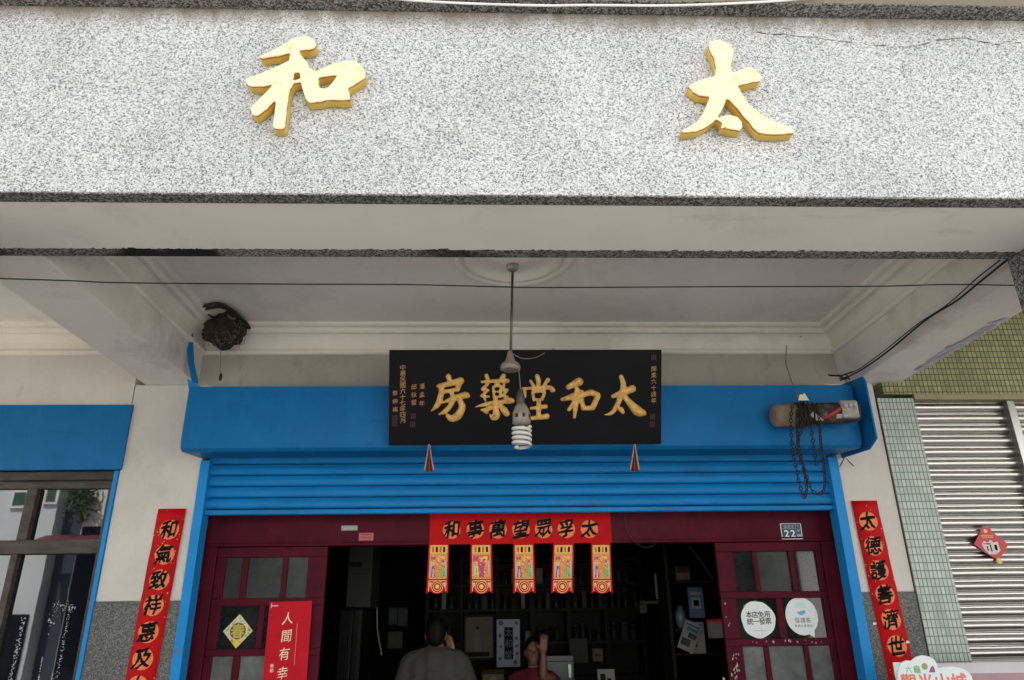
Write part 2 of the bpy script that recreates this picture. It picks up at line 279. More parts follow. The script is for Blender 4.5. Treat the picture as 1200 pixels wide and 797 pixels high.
class MB:
    def __init__(s): s.v = []; s.f = []; s.mi = []; s.k = 0
    def add(s, vs, fs):
        b = len(s.v); s.v += [Vector(p) for p in vs]; s.f += [[b+i for i in f] for f in fs]; s.mi += [s.k]*len(fs); return s
    def box(s, x0, x1, y0, y1, z0, z1):
        x0, x1 = sorted((x0, x1)); y0, y1 = sorted((y0, y1)); z0, z1 = sorted((z0, z1))
        return s.add([(x, y, z) for z in (z0, z1) for y in (y0, y1) for x in (x0, x1)],
                     [(0, 2, 3, 1), (4, 5, 7, 6), (0, 1, 5, 4), (2, 6, 7, 3), (0, 4, 6, 2), (1, 3, 7, 5)])
    def fbox(s, fr, u0, u1, v0, v1, d0, d1):
        return s.add([fr(u, v, d) for v in (v0, v1) for d in (d0, d1) for u in (u0, u1)],
                     [(0, 1, 3, 2), (4, 6, 7, 5), (2, 3, 7, 6), (0, 4, 5, 1), (0, 2, 6, 4), (1, 5, 7, 3)])
    def prism(s, fr, pts, d0, d1):
        n = len(pts); vs = [fr(u, v, d1) for u, v in pts] + [fr(u, v, d0) for u, v in pts]
        fs = [list(range(n)), list(range(2*n-1, n-1, -1))] + [[i, n+i, n+(i+1) % n, (i+1) % n] for i in range(n)]
        return s.add(vs, fs)
    def hexa(s, p):   # 8 corners: bottom ring 0-3, top ring 4-7
        return s.add(p, [(3, 2, 1, 0), (4, 5, 6, 7), (0, 1, 5, 4), (1, 2, 6, 5), (2, 3, 7, 6), (3, 0, 4, 7)])
    def tube(s, pts, r, n=8, cap=True):
        pts = [Vector(p) for p in pts]; m = len(pts); rs = r if isinstance(r, (list, tuple)) else [r]*m
        vs = []; ref = Vector((0.13, 0.31, 0.94))
        for i, p in enumerate(pts):
            t = (pts[min(i+1, m-1)]-pts[max(i-1, 0)]).normalized()
            a = t.cross(ref)
            if a.length < 1e-3: a = t.cross(Vector((1, 0, 0)))
            a.normalize(); b = t.cross(a)
            vs += [p+(a*math.cos(2*math.pi*k/n)+b*math.sin(2*math.pi*k/n))*rs[i] for k in range(n)]
        fs = [[i*n+k, i*n+(k+1) % n, (i+1)*n+(k+1) % n, (i+1)*n+k] for i in range(m-1) for k in range(n)]
        if cap: fs += [list(range(n-1, -1, -1)), list(range((m-1)*n, m*n))]
        return s.add(vs, fs)
    def lathe(s, o, prof, ax=(0, 0, 1), n=24):
        o = Vector(o); ax = Vector(ax).normalized(); a = ax.orthogonal().normalized(); b = ax.cross(a); m = len(prof); vs = []
        for r, h in prof: vs += [o+ax*h+(a*math.cos(2*math.pi*k/n)+b*math.sin(2*math.pi*k/n))*max(r, 1e-4) for k in range(n)]
        fs = [[i*n+k, i*n+(k+1) % n, (i+1)*n+(k+1) % n, (i+1)*n+k] for i in range(m-1) for k in range(n)]
        fs += [list(range(n-1, -1, -1)), list(range((m-1)*n, m*n))]
        return s.add(vs, fs)
    def ell(s, c, r, n=10, m=7, rot=None):
        c = Vector(c); vs = [Vector((0, 0, 1))]+[Vector((math.sin(math.pi*j/m)*math.cos(2*math.pi*k/n), math.sin(math.pi*j/m)*math.sin(2*math.pi*k/n), math.cos(math.pi*j/m))) for j in range(1, m) for k in range(n)]+[Vector((0, 0, -1))]
        vs = [Vector((v.x*r[0], v.y*r[1], v.z*r[2])) for v in vs]
        if rot is not None: vs = [rot @ v for v in vs]
        fs = [[0, 1+k, 1+(k+1) % n] for k in range(n)]
        for j in range(m-2): fs += [[1+j*n+k, 1+(j+1)*n+k, 1+(j+1)*n+(k+1) % n, 1+j*n+(k+1) % n] for k in range(n)]
        e = len(vs)-1; fs += [[e, 1+(m-2)*n+(k+1) % n, 1+(m-2)*n+k] for k in range(n)]
        return s.add([c+v for v in vs], fs)
    def mesh(s, name, off=Vector((0, 0, 0))):
        me = bpy.data.meshes.new(name); me.from_pydata([tuple(v-off) for v in s.v], [], s.f)
        for p, k in zip(me.polygons, s.mi): p.material_index = k
        me.update(); return me

def rootloc(o):
    l = Vector((0, 0, 0))
    while o is not None: l = l+o.location; o = o.parent
    return l
def obj(name, mb, mat, parent=None, smooth=False, bevel=0.0, label=None, fix=True, kind=None):
    off = rootloc(parent) if parent else Vector((0, 0, 0))
    me = mb.mesh(name, off) if isinstance(mb, MB) else mb
    for m in (mat if isinstance(mat, (list, tuple)) else [mat]): me.materials.append(m)
    if fix:
        bm = bmesh.new(); bm.from_mesh(me); bmesh.ops.recalc_face_normals(bm, faces=bm.faces); bm.to_mesh(me); bm.free()
    if smooth:
        for p in me.polygons: p.use_smooth = True
    o = bpy.data.objects.new(name, me); C.objects.link(o); o.parent = parent
    if bevel:
        b = o.modifiers.new('bevel', 'BEVEL'); b.width = bevel; b.segments = 2; b.limit_method = 'ANGLE'; b.angle_limit = math.radians(40)
    if label: o['label'] = label
    if kind: o['kind'] = kind
    return o
def thing(name, label, cat, loc=(0, 0, 0), group=None):
    o = bpy.data.objects.new(name, None); C.objects.link(o); o.location = loc; o.empty_display_size = 0.1
    o['label'] = label; o['category'] = cat
    if group: o['group'] = group
    return o
def tag(o, label, cat, group=None):
    o['label'] = label; o['category'] = cat
    if group: o['group'] = group
    return o
def struct(name, mb, mat): return obj(name, mb, mat, kind='structure')

# remeshed solids (voxel union of many overlapping pieces)
def fuse(mb, voxel, smooth_iter=0):
    me = mb.mesh('tmp_fuse'); o = bpy.data.objects.new('tmp_fuse', me); C.objects.link(o)
    r = o.modifiers.new('r', 'REMESH'); r.mode = 'VOXEL'; r.voxel_size = voxel; r.use_smooth_shade = True
    if smooth_iter:
        sm = o.modifiers.new('s', 'SMOOTH'); sm.iterations = smooth_iter; sm.factor = 0.5
    bpy.context.view_layer.update(); dg = bpy.context.evaluated_depsgraph_get()
    out = bpy.data.meshes.new_from_object(o.evaluated_get(dg)); out.materials.clear()
    bpy.data.objects.remove(o); bpy.data.meshes.remove(me)
    return out
def shift(me, off):
    for v in me.vertices: v.co = v.co-off
    return me
def catmull(p, n=6):
    p = [p[0]]+list(p)+[p[-1]]; out = []
    for i in range(1, len(p)-2):
        for k in range(n):
            t = k/n
            out.append(tuple(0.5*((2*b)+(-a+c)*t+(2*a-5*b+4*c-d)*t*t+(-a+3*b-3*c+d)*t**3) for a, b, c, d in zip(p[i-1], p[i], p[i+1], p[i+2])))
    out.append(tuple(p[-2])); return out
def resample(p, frac):
    out = [p[0]]
    for a, b in zip(p, p[1:]):
        L = math.dist(a[:-1], b[:-1]); r = max(min(a[-1], b[-1]), 1e-4); n = max(1, int(L/(r*frac)))
        for k in range(1, n+1): t = k/n; out.append(tuple(x+(y-x)*t for x, y in zip(a, b)))
    return out

# text: glyphs of the built-in font
_gc = {}
def glyph(ch, bold):
    if (ch, bold) not in _gc:
        c = bpy.data.curves.new('glyph', 'FONT'); c.body = ch; c.offset = bold; c.resolution_u = 3
        o = bpy.data.objects.new('glyph', c); C.objects.link(o); bpy.context.view_layer.update()
        me = bpy.data.meshes.new_from_object(o.evaluated_get(bpy.context.evaluated_depsgraph_get()))
        vs = [(v.co.x, v.co.y) for v in me.vertices]; fs = [list(p.vertices) for p in me.polygons]
        bpy.data.objects.remove(o); bpy.data.curves.remove(c); bpy.data.meshes.remove(me)
        xs = [a for a, _ in vs]; ys = [b for _, b in vs]; cx, cy = (min(xs)+max(xs))/2, (min(ys)+max(ys))/2
        _gc[(ch, bold)] = ([(a-cx, b-cy) for a, b in vs], fs, max(xs)-min(xs))
    return _gc[(ch, bold)]
def put(mb, ch, fr, u, v, size, d=0.0015, bold=0.0, shear=0.0, slant=0.0, rough=0.0, sx=1.0):
    vs, fs, _ = glyph(ch, 0.0); ph = random.random()*6
    if bold > 0.008:      # heavier brush: the glyph laid down several times, each a hair off
        for i_, (da, db) in enumerate(((bold, 0), (-bold, 0), (0, bold), (0, -bold), (bold*.7, bold*.7), (-bold*.7, -bold*.7))):
            mb.add([fr(u+(a*sx+shear*b+rough*math.sin(b*9+ph)+rough*0.6*math.sin(a*23+ph*2)+da)*size, v+(b+slant*a+rough*math.sin(a*8+ph*3)+rough*0.5*math.sin(b*27+ph)+db)*size, d+0.00006*(i_+1)) for a, b in vs], fs)
    pts = []
    for a, b in vs:
        a2 = a*sx+shear*b+rough*math.sin(b*9+ph)+rough*0.6*math.sin(a*23+ph*2); b2 = b+slant*a+rough*math.sin(a*8+ph*3)+rough*0.5*math.sin(b*27+ph)
        pts.append(fr(u+a2*size, v+b2*size, d))
    mb.add(pts, fs); return mb
def line_text(mb, s, fr, u, v, size, step, d=0.0015, bold=0.0, vertical=False, **kw):
    n = len(s)
    for i, ch in enumerate(s):
        if vertical: put(mb, ch, fr, u, v-(i-(n-1)/2)*step, size, d, bold, **kw)
        else: put(mb, ch, fr, u+(i-(n-1)/2)*step, v, size, d, bold, **kw)
    return mb
def circle(n, r, cu=0, cv=0, wob=0.0): return [(cu+r*(1+wob*math.sin(3*t+cu*50)+wob*0.7*math.sin(7*t))*math.cos(t), cv+r*(1+wob*math.sin(3*t+cu*50)+wob*0.7*math.sin(7*t))*math.sin(t)) for t in [2*math.pi*k/n for k in range(n)]]
def inked(name, mb, mat, parent, label=None): return obj(name, mb, mat, parent, fix=False, label=label)

# ------------------------------------------------------------------ main levels (metres, relative to the eye 1.6 m above the street)
ZS = 1.681; ZC = 2.13; YF = 2.61; YW = 5.2; ZFL = -1.50; ZST = -1.60
XL, XR = -2.155, 2.70           # inner faces of the two cross beams

# setting
struct('street', MB().box(-40, 40, -40, 1.9, ZST-0.3, ZST), MT['pale_road'])
struct('pavement', MB().box(-12, 12, 1.9, 5.19, ZST-0.2, ZFL), MT['conc'])
struct('gutter', MB().box(-40, 40, 1.3, 1.9, ZST-0.1, ZST+0.004), MT['conc'])
struct('ground', MB().box(-60, 60, 1.9, 60, ZST-0.4, ZST-0.21), MT['conc'])

# ------------------------------------------------------------------ the pharmacy building
B = thing('shophouse', 'old shophouse with white pebble-dash fascia and a deep covered walkway above the blue shutter', 'building', (0, YW, ZFL))
fb = MB().box(-7.2, 3.2, YF, 2.68, ZS, 2.684)
fas = obj('fascia', fb, MT['fascia'], B, bevel=0.004)
obj('drip_edge', MB().box(-7.2, 3.2, YF+0.003, 2.68, ZS-0.006, ZS-0.0005), MT['strip'], B)
obj('ledge', MB().box(-7.2, 3.2, YF-0.08, 3.2, 2.6905, 2.86), MT['fascia'], B)
obj('ledge_soffit', MB().box(-7.2, 3.2, YF-0.078, 3.2, 2.6845, 2.690), MT['strip'], B)
obj('upper_wall', MB().box(-7.2, 3.2, YF+0.05, 9.3, 2.861, 6.6), MT['fascia'], B)
obj('beam_soffit', MB().box(-7.2, 3.2, 2.681, 3.092, ZS-0.003, 2.3), MT['soffit'], B)
obj('rear_edge', MB().box(-7.2, 3.2, 3.0925, 3.165, ZS-0.005, 2.3), MT['rear_strip'], B, bevel=0.003)
ge = MB()
for i in range(420):
    x = random.uniform(-2.9, 2.6); w_ = random.uniform(0.006, 0.03); t = abs(random.gauss(0, 0.007))
    ge.add([(x-w_, 3.094, ZS-0.0036-i*1e-6), (x+w_, 3.094, ZS-0.0036-i*1e-6), (x+w_*.6, 3.092-t, ZS-0.0036-i*1e-6), (x-w_*.4, 3.092-t*random.random(), ZS-0.0036-i*1e-6)], [(0, 1, 2, 3)])
obj('grime_edge', ge, MT['rear_strip'], B, fix=False, kind='stuff')
# crack in the render
cr = MB()
pts = [(880, 38), (905, 40), (945, 43), (975, 48), (1000, 50), (1020, 53), (1050, 55), (1072, 55), (1080, 53), (1105, 46), (1132, 45), (1150, 50), (1165, 52), (1185, 49), (1203, 51)]
pts = [(x+random.uniform(-2, 2), y+random.uniform(-1, 1)) for a, b in zip(pts, pts[1:]) for t in (0, 0.33, 0.66) for x, y in [(a[0]+(b[0]-a[0])*t, a[1]+(b[1]-a[1])*t)]]
fr = wall(YF)
q = [W(x, y, YF) for x, y in pts]
for a, b in zip(q, q[1:]):
    w = random.choice((0.0003, 0.0010, 0.0016, 0.0028))
    cr.add([fr(a.x, a.z-w, .002), fr(b.x, b.z-w, .002), fr(b.x, b.z+w, .002), fr(a.x, a.z+w, .002)], [(0, 1, 2, 3)])
inked('crack', cr, plain('crack_dirt', (0.07, 0.055, 0.045), 0.9), B)
# cross beams
lb = [(-2.545, ZS), (XL, ZS), (XL, 2.4), (-2.545, 2.4)]
def yprism(pts, y0, y1):
    m = MB(); k = len(pts); m.add([(x, y0, z) for x, z in pts]+[(x, y1, z) for x, z in pts], [list(range(k)), list(range(2*k-1, k-1, -1))]+[[i, i+k, (i+1) % k+k, (i+1) % k] for i in range(k)]); return m
obj('cross_beam', yprism(lb, 3.166, 5.6), MT['beam'], B, bevel=0.008)
rb = [(2.80, ZS), (3.17, ZS), (3.17, 2.4), (XR, 2.4), (XR, 1.765)]
obj('cross_beam', yprism(rb, 3.166, 5.6), MT['beam'], B, bevel=0.008)
# peeled plaster along the outer arris of the right beam
pe = MB()
for i in range(70):
    t = random.betavariate(1.4, 1.4); y = 3.9+t*1.0; x = 3.16-abs(random.gauss(0, 0.03)); s = random.uniform(0.012, 0.045)
    k = random.randint(5, 8); a0 = random.random()*6
    pe.add([(min(3.168, x+s*random.uniform(.5, 1)*math.cos(a0+6.283*j/k)), y+1.6*s*random.uniform(.5, 1)*math.sin(a0+6.283*j/k), ZS-0.0012-0.0001*i) for j in range(k)], [list(range(k))])
inked('peeling_patch', pe, plain('bare_putty', (0.50, 0.49, 0.53), 0.9, var=0.25, scale=20), B, label='flaking grey patches')
fl_ = MB()
for i in range(26):
    x, y = random.choice([(1014, 345), (1018, 360), (1022, 378), (1026, 388), (1029, 398), (984, 405), (980, 420)]); x += random.gauss(0, 2.5); y += random.gauss(0, 5)
    r_ = ray(x, y); p_ = r_*((XR-0.0015-i*2e-5)/r_.x); sz = random.uniform(.006, .02)
    fl_.add([(XR-0.0015-i*2e-5, p_.y+sz*random.uniform(.5, 1)*math.cos(t), p_.z+sz*random.uniform(.5, 1)*math.sin(t)) for t in (0, 1, 2, 3, 4, 5)], [[0, 1, 2, 3, 4, 5]])
for i, (x, y) in enumerate(((1000, 310), (1003, 309), (997, 312))):
    p_ = WZ(x, y, ZC-.002-i*1e-4); fl_.add([(p_.x+.05*random.uniform(.5, 1)*math.cos(t), p_.y+.09*random.uniform(.5, 1)*math.sin(t), p_.z) for t in (0, 1, 2, 3, 4, 5)], [[0, 1, 2, 3, 4, 5]])
obj('peeling_patch', fl_, plain('fresh_putty', (0.74, 0.72, 0.69), 0.9, var=0.15, scale=20), B, fix=False, label='small pale flakes', kind='stuff')
# front column at the right edge
obj('front_column', MB().box(2.625, 3.195, YF+0.02, 3.172, ZFL, ZS-0.008), MT['strip'], B, bevel=0.006)
obj('front_column', MB().box(-2.95, -2.42, YF+0.02, 3.172, ZFL, ZS-0.008), MT['strip'], B, bevel=0.006)
# ceiling with cornice and rose
ce = obj('ceiling', MB().box(XL+0.002, XR-0.002, 3.166, 5.198, ZC, 2.39), MT['ceiling'], B)
PROF = [(0.0, 1.915), (0.022, 1.915), (0.034, 1.925), (0.036, 1.938), (0.026, 1.950), (0.008, 1.953), (0.006, 1.970), (0.016, 2.010), (0.036, 2.046), (0.068, 2.078), (0.072, 2.060), (0.098, 2.060), (0.108, 2.072), (0.110, 2.088), (0.104, 2.100), (0.132, 2.102), (0.146, 2.112), (0.148, ZC+0.001)]
def cornice(x0, x1, y0, y1):
    m = MB(); vs = []
    for a, z in PROF: vs += [(x0+a, y0+a, z), (x1-a, y0+a, z), (x1-a, y1-a, z), (x0+a, y1-a, z)]
    m.add(vs, [[i*4+k, i*4+(k+1) % 4, (i+1)*4+(k+1) % 4, (i+1)*4+k] for i in range(len(PROF)-1) for k in range(4)]); return m
obj('cornice', cornice(XL, XR, 3.166, 5.2), MT['ceiling'], ce)
rc = WZ(601, 303, ZC)
obj('ceiling_rose', MB().lathe((rc.x, rc.y, ZC), [(0.37, 0.001), (0.37, -0.012), (0.355, -0.024), (0.335, -0.028), (0.325, -0.012), (0.305, -0.010), (0.295, -0.026), (0.27, -0.034), (0.25, -0.030), (0.24, -0.010), (0.10, -0.008), (0.09, -0.026), (0.05, -0.03)], n=64), MT['ceiling'], ce, smooth=True)
ce2 = obj('ceiling', MB().box(-7.19, -2.547, 3.166, 5.198, ZC, 2.39), MT['ceiling'], B)
obj('cornice', cornice(-7.2, -2.545, 3.166, 5.2), MT['ceiling'], ce2)
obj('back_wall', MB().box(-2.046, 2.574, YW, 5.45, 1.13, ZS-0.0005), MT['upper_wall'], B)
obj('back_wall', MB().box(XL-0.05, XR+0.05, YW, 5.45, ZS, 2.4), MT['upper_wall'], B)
obj('back_wall', MB().box(-7.2, -2.62, YW, 5.45, 1.50, 2.4), MT['pillar'], B)
obj('end_wall', MB().box(-7.2, -7.0, 5.46, 9.3, ZFL, 2.86), MT['pillar'], B)
ZD = 0.163
def pillar(x0, x1):
    p = obj('pillar', MB().box(x0, x1, YW, 5.6, ZD+0.001, ZS-0.0005), MT['pillar'], B, bevel=0.008)
    obj('dado', MB().box(x0-0.001, x1+0.001, YW-0.006, 5.6, ZFL, ZD), MT['dado'], p, bevel=0.006)
pillar(-2.615, -2.047); pillar(2.575, 2.958)
# shop interior shell
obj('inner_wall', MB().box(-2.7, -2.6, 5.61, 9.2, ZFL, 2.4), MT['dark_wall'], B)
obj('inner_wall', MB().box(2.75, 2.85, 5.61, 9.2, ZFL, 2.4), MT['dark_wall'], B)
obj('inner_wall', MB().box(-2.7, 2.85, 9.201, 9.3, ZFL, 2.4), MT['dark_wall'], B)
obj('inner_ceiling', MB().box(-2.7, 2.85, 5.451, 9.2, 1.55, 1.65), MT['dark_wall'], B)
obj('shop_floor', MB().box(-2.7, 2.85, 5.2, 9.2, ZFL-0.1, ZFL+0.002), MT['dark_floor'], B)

# doors
YD = 5.40
fd = wall(YD)
JL, JR = -2.012, 2.545; OL, OR_ = -1.142, 1.655; ZL = 0.527
lin = MB().box(-2.1, 2.62, YD-0.03, YD+0.09, ZL, 0.86)
lint = obj('door_lintel', lin, MT['maroon'], B, bevel=0.006)
obj('lintel_bead', MB().box(-2.0, 2.53, YD-0.042, YD-0.0305, ZL+0.02, ZL+0.032), MT['maroon'], lint, bevel=0.003)
jb = W(266, 700, YD).x; jb2 = W(973, 700, YD).x
obj('door_jamb', MB().box(JL-0.08, jb-0.10, YD-0.03, YD+0.09, ZFL, ZL-0.0005), MT['maroon'], B, bevel=0.006)
obj('door_jamb', MB().box(jb2-0.02, JR, YD-0.03, YD+0.09, ZFL, ZL-0.0005), MT['maroon'], B, bevel=0.006)
obj('reveal', MB().box(JR+0.002, 2.575, YW+0.02, 5.45, ZFL, 0.79), MT['pillar'], B)
obj('reveal', MB().box(-2.09, -2.048, YW+0.1, 5.45, ZFL, 0.79), MT['pillar'], B)

def door(x0, x1, rows, panes_px):
    """x0..x1 leaf; rows: z limits of glass rows; panes: per row list of u intervals with material"""
    m = MB(); Zb = -1.45
    us = sorted(set([x0, x1]))
    glass = []
    # rails between glass rows
    zs = [ZL-0.002]+[z for r in rows for z in r[:2]]+[Zb]
    for i in range(0, len(zs), 2): m.fbox(fd, x0, x1, zs[i+1], zs[i], -0.03, 0.012)
    for (zt, zb), ps in zip([r[:2] for r in rows], [r[2] for r in rows]):
        edge = x0
        for a, b, mt in ps:
            m.fbox(fd, edge, a, zb, zt, -0.03, 0.010); edge = b
            glass.append((a, b, zb, zt, mt))
        m.fbox(fd, edge, x1, zb, zt, -0.03, 0.010)
    d = obj('sliding_door', m, MT['maroon'], B, bevel=0.004)
    for a, b, zb, zt, mt in glass:
        obj('pane', MB().fbox(fd, a-0.004, b+0.004, zb-0.004, zt+0.004, -0.016, -0.010), MT[mt], d)
    return d
def U(x, y): return W(x, y, YD-0.01).x
def Zp(x, y): return W(x, y, YD-0.01).z
a1, a2, a3, a4, a5, a6 = [U(x, 652) for x in (265.5, 285, 292, 332, 338, 361.5)]
b1, b2, b3, b4 = U(256, 735), U(301, 735), U(308, 735), U(351, 735)
c1, c2, c3, c4, c5, c6 = U(246.5, 785), U(271, 785), U(279.5, 785), U(306, 785)+0.02, U(320, 785), U(351, 785)
r1 = (Zp(310, 653), Zp(310, 701)); r2 = (Zp(280, 710.5), Zp(280, 761)); r3 = (Zp(280, 769), -0.70)
dl = door(jb-0.10, OL, [(*r1, [(a1, a2, 'pane_mid'), (a3, a4, 'pane_mid'), (a5, a6, 'pane_mid')]), (*r2, [(b1, b2, 'pane_clear'), (b3, b4, 'pane_clear')]), (*r3, [(c1, c2, 'pane_frost'), (c3, c4, 'pane_frost'), (c5, c6, 'pane_frost')])], None)
d1 = [U(x, 670) for x in (861, 884, 890, 927, 933, 959)]
e1 = [U(x, 725) for x in (865, 912, 920, 968)]
g1 = [U(x, 780) for x in (873, 898, 904, 945, 951, 977)]
s1 = (Zp(910, 646), Zp(910, 693)); s2 = (Zp(920, 701), Zp(920, 748)); s3 = (Zp(925, 757), -0.70)
dr = door(OR_, jb2-0.02, [(*s1, [(d1[0], d1[1], 'pane_clear'), (d1[2], d1[3], 'pane_mid'), (d1[4], d1[5], 'pane_clear')]), (*s2, [(e1[0], e1[1], 'pane_clear'), (e1[2], e1[3], 'pane_clear')]), (*s3, [(g1[0], g1[1], 'pane_frost'), (g1[2], g1[3], 'pane_frost'), (g1[4], g1[5], 'pane_frost')])], None)
# chipped paint on the right leaf
ch = MB()
for k in range(46):
    if k < 26: x, y = random.gauss(862, 2.2), random.uniform(765, 797)
    elif k < 40: x, y = random.uniform(880, 965), 752+random.gauss(0, 1.2)
    else: x, y = random.uniform(846, 858), random.uniform(700, 797)
    p = W(x, y, YD-0.012); s = random.uniform(0.002, 0.009)
    ch.add([fd(p.x+s*random.uniform(.4, 1)*math.cos(t), p.z+1.8*s*random.uniform(.4, 1)*math.sin(t), 0.0132) for t in (0, 1, 2, 3, 4, 5)], [[0, 1, 2, 3, 4, 5]])
inked('paint_chips', ch, MT['paint_chip'], dr)

# ------------------------------------------------------------------ blue roller shutter
S = thing('roller_shutter', 'blue roller shutter half lowered over the pharmacy door, below its long blue housing', 'roller shutter', (0.25, YW, 0.7))
YB = 4.81
zt = W(600, 452, YB).z; zb = 1.095; zu = 1.10
hx0, hx1 = -2.053, W(1008, 505, YB).x
prof = [(YB, zt), (YB, zb+0.05), (YB+0.012, zb+0.018), (YB+0.04, zb), (YW-0.001, 1.125), (YW-0.001, zt)]
m = MB(); k = len(prof)
m.add([(hx0, y, z) for y, z in prof]+[(hx1, y, z) for y, z in prof], [list(range(k)), list(range(2*k-1, k-1, -1))]+[[i, i+k, (i+1) % k+k, (i+1) % k] for i in range(k)])
obj('housing', m, MT['blue'], S, bevel=0.004)
# end plate at the right, perpendicular, reaching further forward
px = hx1+0.03
pp_ = [(YW-0.002, 1.10), (YB-0.01, 1.075), (YB-0.13, 1.125), (YB-0.13, 1.52), (YB-0.10, 1.57), (YW-0.002, 1.63)]
m = MB(); k = len(pp_); m.add([(px, y, z) for y, z in pp_]+[(px+0.012, y, z) for y, z in pp_], [list(range(k)), list(range(2*k-1, k-1, -1))]+[[i, i+k, (i+1) % k+k, (i+1) % k] for i in range(k)])
obj('end_plate', m, MT['blue'], S)
# curtain of slats
cur = MB(); zlo, zhi = 0.765, 1.20; pitch = 0.0795; ys = 5.245; profile = []
z = zlo+0.005
while z < zhi:
    for t, dy in ((0.0, 0.014), (0.02, -0.004), (0.06, -0.012), (0.14, -0.0185), (0.26, -0.022), (0.50, -0.0225), (0.70, -0.019), (0.80, -0.0145), (0.84, -0.0125), (0.88, -0.014), (0.92, -0.009), (0.945, 0.014)):
        profile.append((ys+dy, z+t*pitch))
    z += pitch
x0, x1 = -1.995, 2.51; k = len(profile)
cur.add([(x0, y, z) for y, z in profile]+[(x1, y, z) for y, z in profile]+[(x0, y+0.006, z) for y, z in profile]+[(x1, y+0.006, z) for y, z in profile],
        [[i, k+i, k+i+1, i+1] for i in range(k-1)]+[[2*k+i, 2*k+i+1, 3*k+i+1, 3*k+i] for i in range(k-1)])
obj('curtain', cur, MT['blue_slat'], S, fix=False)
obj('bottom_bar', MB().box(x0, x1, ys-0.03, ys+0.02, 0.728, 0.764), MT['blue_slat'], S, bevel=0.008)
def rail(xa, xb):
    obj('guide_rail', MB().box(xa, xb, YW-0.022, 5.30, ZFL, 1.108), MT['blue_light'], S, bevel=0.004)
rail(-2.046, -1.982); rail(2.500, 2.572)
fg = wall(YW-0.022)
p = W(210, 763, YW-0.022); inked('scratch', MB().fbox(fg, p.x-0.022, p.x+0.02, p.z-0.009, p.z+0.009, 0.0005, 0.0015), plain('bare_steel', (0.10, 0.16, 0.18), 0.5), S)
# strut up to the beam on the left
st = [(223, 384, 4.95), (222.5, 402, 4.93), (224, 425, 4.9), (229, 449, 4.84)]
mb = MB(); q = [W(*t) for t in st]
for a, b in zip(q, q[1:]):
    w = 0.021
    mb.hexa([a+Vector((-w, -.004, 0)), a+Vector((w, -.004, 0)), a+Vector((w, .004, 0)), a+Vector((-w, .004, 0)), b+Vector((-w, -.004, 0)), b+Vector((w, -.004, 0)), b+Vector((w, .004, 0)), b+Vector((-w, .004, 0))])
obj('strut', mb, MT['blue'], S)
mb = MB(); t3 = [W(219.5, 444, 4.83), W(239, 455, 4.83), W(221.5, 457.5, 4.83)]
mb.add(t3+[p+Vector((0, 0.02, 0)) for p in t3], [(0, 1, 2), (5, 4, 3), (0, 3, 4, 1), (1, 4, 5, 2), (2, 5, 3, 0)])
obj('corner_tab', mb, MT['blue_light'], S)

# ------------------------------------------------------------------ shutter motor and hand chains
YM = 4.69
pa, pb = W(910, 487.5, YM), W(1004, 483, YM)
T = thing('shutter_motor', 'grimy tubular shutter motor with a tan end cap fixed on the blue housing', 'motor', pa)
ax = (pb-pa).normalized(); Lm = (pb-pa).length; R0 = 0.078
obj('end_cap', MB().lathe(pa, [(0.03, -0.03), (0.062, -0.026), (0.074, -0.01), (R0, 0.0), (R0, 0.12), (0.071, 0.125)], ax, 28), MT['motor_tan'], T, smooth=True, bevel=0.002)
obj('motor_body', MB().lathe(pa, [(0.066, 0.126), (0.073, 0.13), (0.073, 0.50), (0.064, 0.505), (0.064, Lm)], ax, 28), MT['motor_dark'], T, bevel=0.003)
obj('chain_wheel', MB().lathe(pa, [(0.05, 0.135), (0.087, 0.14), (0.089, 0.155), (0.076, 0.165), (0.089, 0.175), (0.087, 0.19), (0.05, 0.195)], ax, 28), MT['rust'], T)
gb = MB(); g0 = pa+ax*(Lm-0.09)
gb.box(g0.x-0.05, g0.x+0.07, YM-0.075, YM+0.06, g0.z-0.055, g0.z+0.07)
gx = obj('gearbox', gb, plain('grey_gearbox', (0.30, 0.29, 0.27), 0.45, metal=0.4, var=0.35, scale=25), T, bevel=0.012)
for dx, r in ((-0.022, 0.015), (0.012, 0.015), (0.045, 0.012)):
    obj('bolt', MB().lathe((g0.x+dx, YM-0.0755, g0.z+0.028), [(r, 0.0), (r, 0.012), (r*0.6, 0.016)], (0, -1, 0), 12), MT['label_grey'], gx)
# wrapped labels on the body
def wrap(u0, u1, a0, a1, lift=0.0012, skew=0.0):
    mb = MB(); nseg = 10; up = Vector((0, 0, 1)); fw = ax.cross(up).normalized(); fw = fw if fw.y < 0 else -fw; up = fw.cross(ax); up = up if up.z > 0 else -up
    vs = []
    for i in range(nseg+1):
        a = a0+(a1-a0)*i/nseg; o = fw*math.cos(a)+up*math.sin(a)
        for u in (u0, u1): vs.append(pa+ax*(u+skew*(i/nseg-0.5))+o*(0.073+lift))
    return mb.add(vs, [[2*i, 2*i+1, 2*i+3, 2*i+2] for i in range(nseg)])
inked('label', wrap(0.36, 0.40, -0.7, 0.5, 0.0014, 0.16), MT['label_red'], T)
inked('label', wrap(0.20, 0.25, -0.9, 0.2, 0.0012, -0.10), MT['label_grey'], T)
inked('label', wrap(0.38, 0.45, -0.75, -0.35, 0.0018), MT['label_grey'], T)
tagp = W(940, 465, YM-0.06)
obj('paper_tag', MB().prism(Frame(tagp, (1, 0, 0), (0, 0.3, 1)), [(-0.035, -0.03), (0.04, -0.028), (0.024, 0.032), (0.008, 0.016), (-0.01, 0.02)], -0.0005, 0.0005), MT['cream'], T)

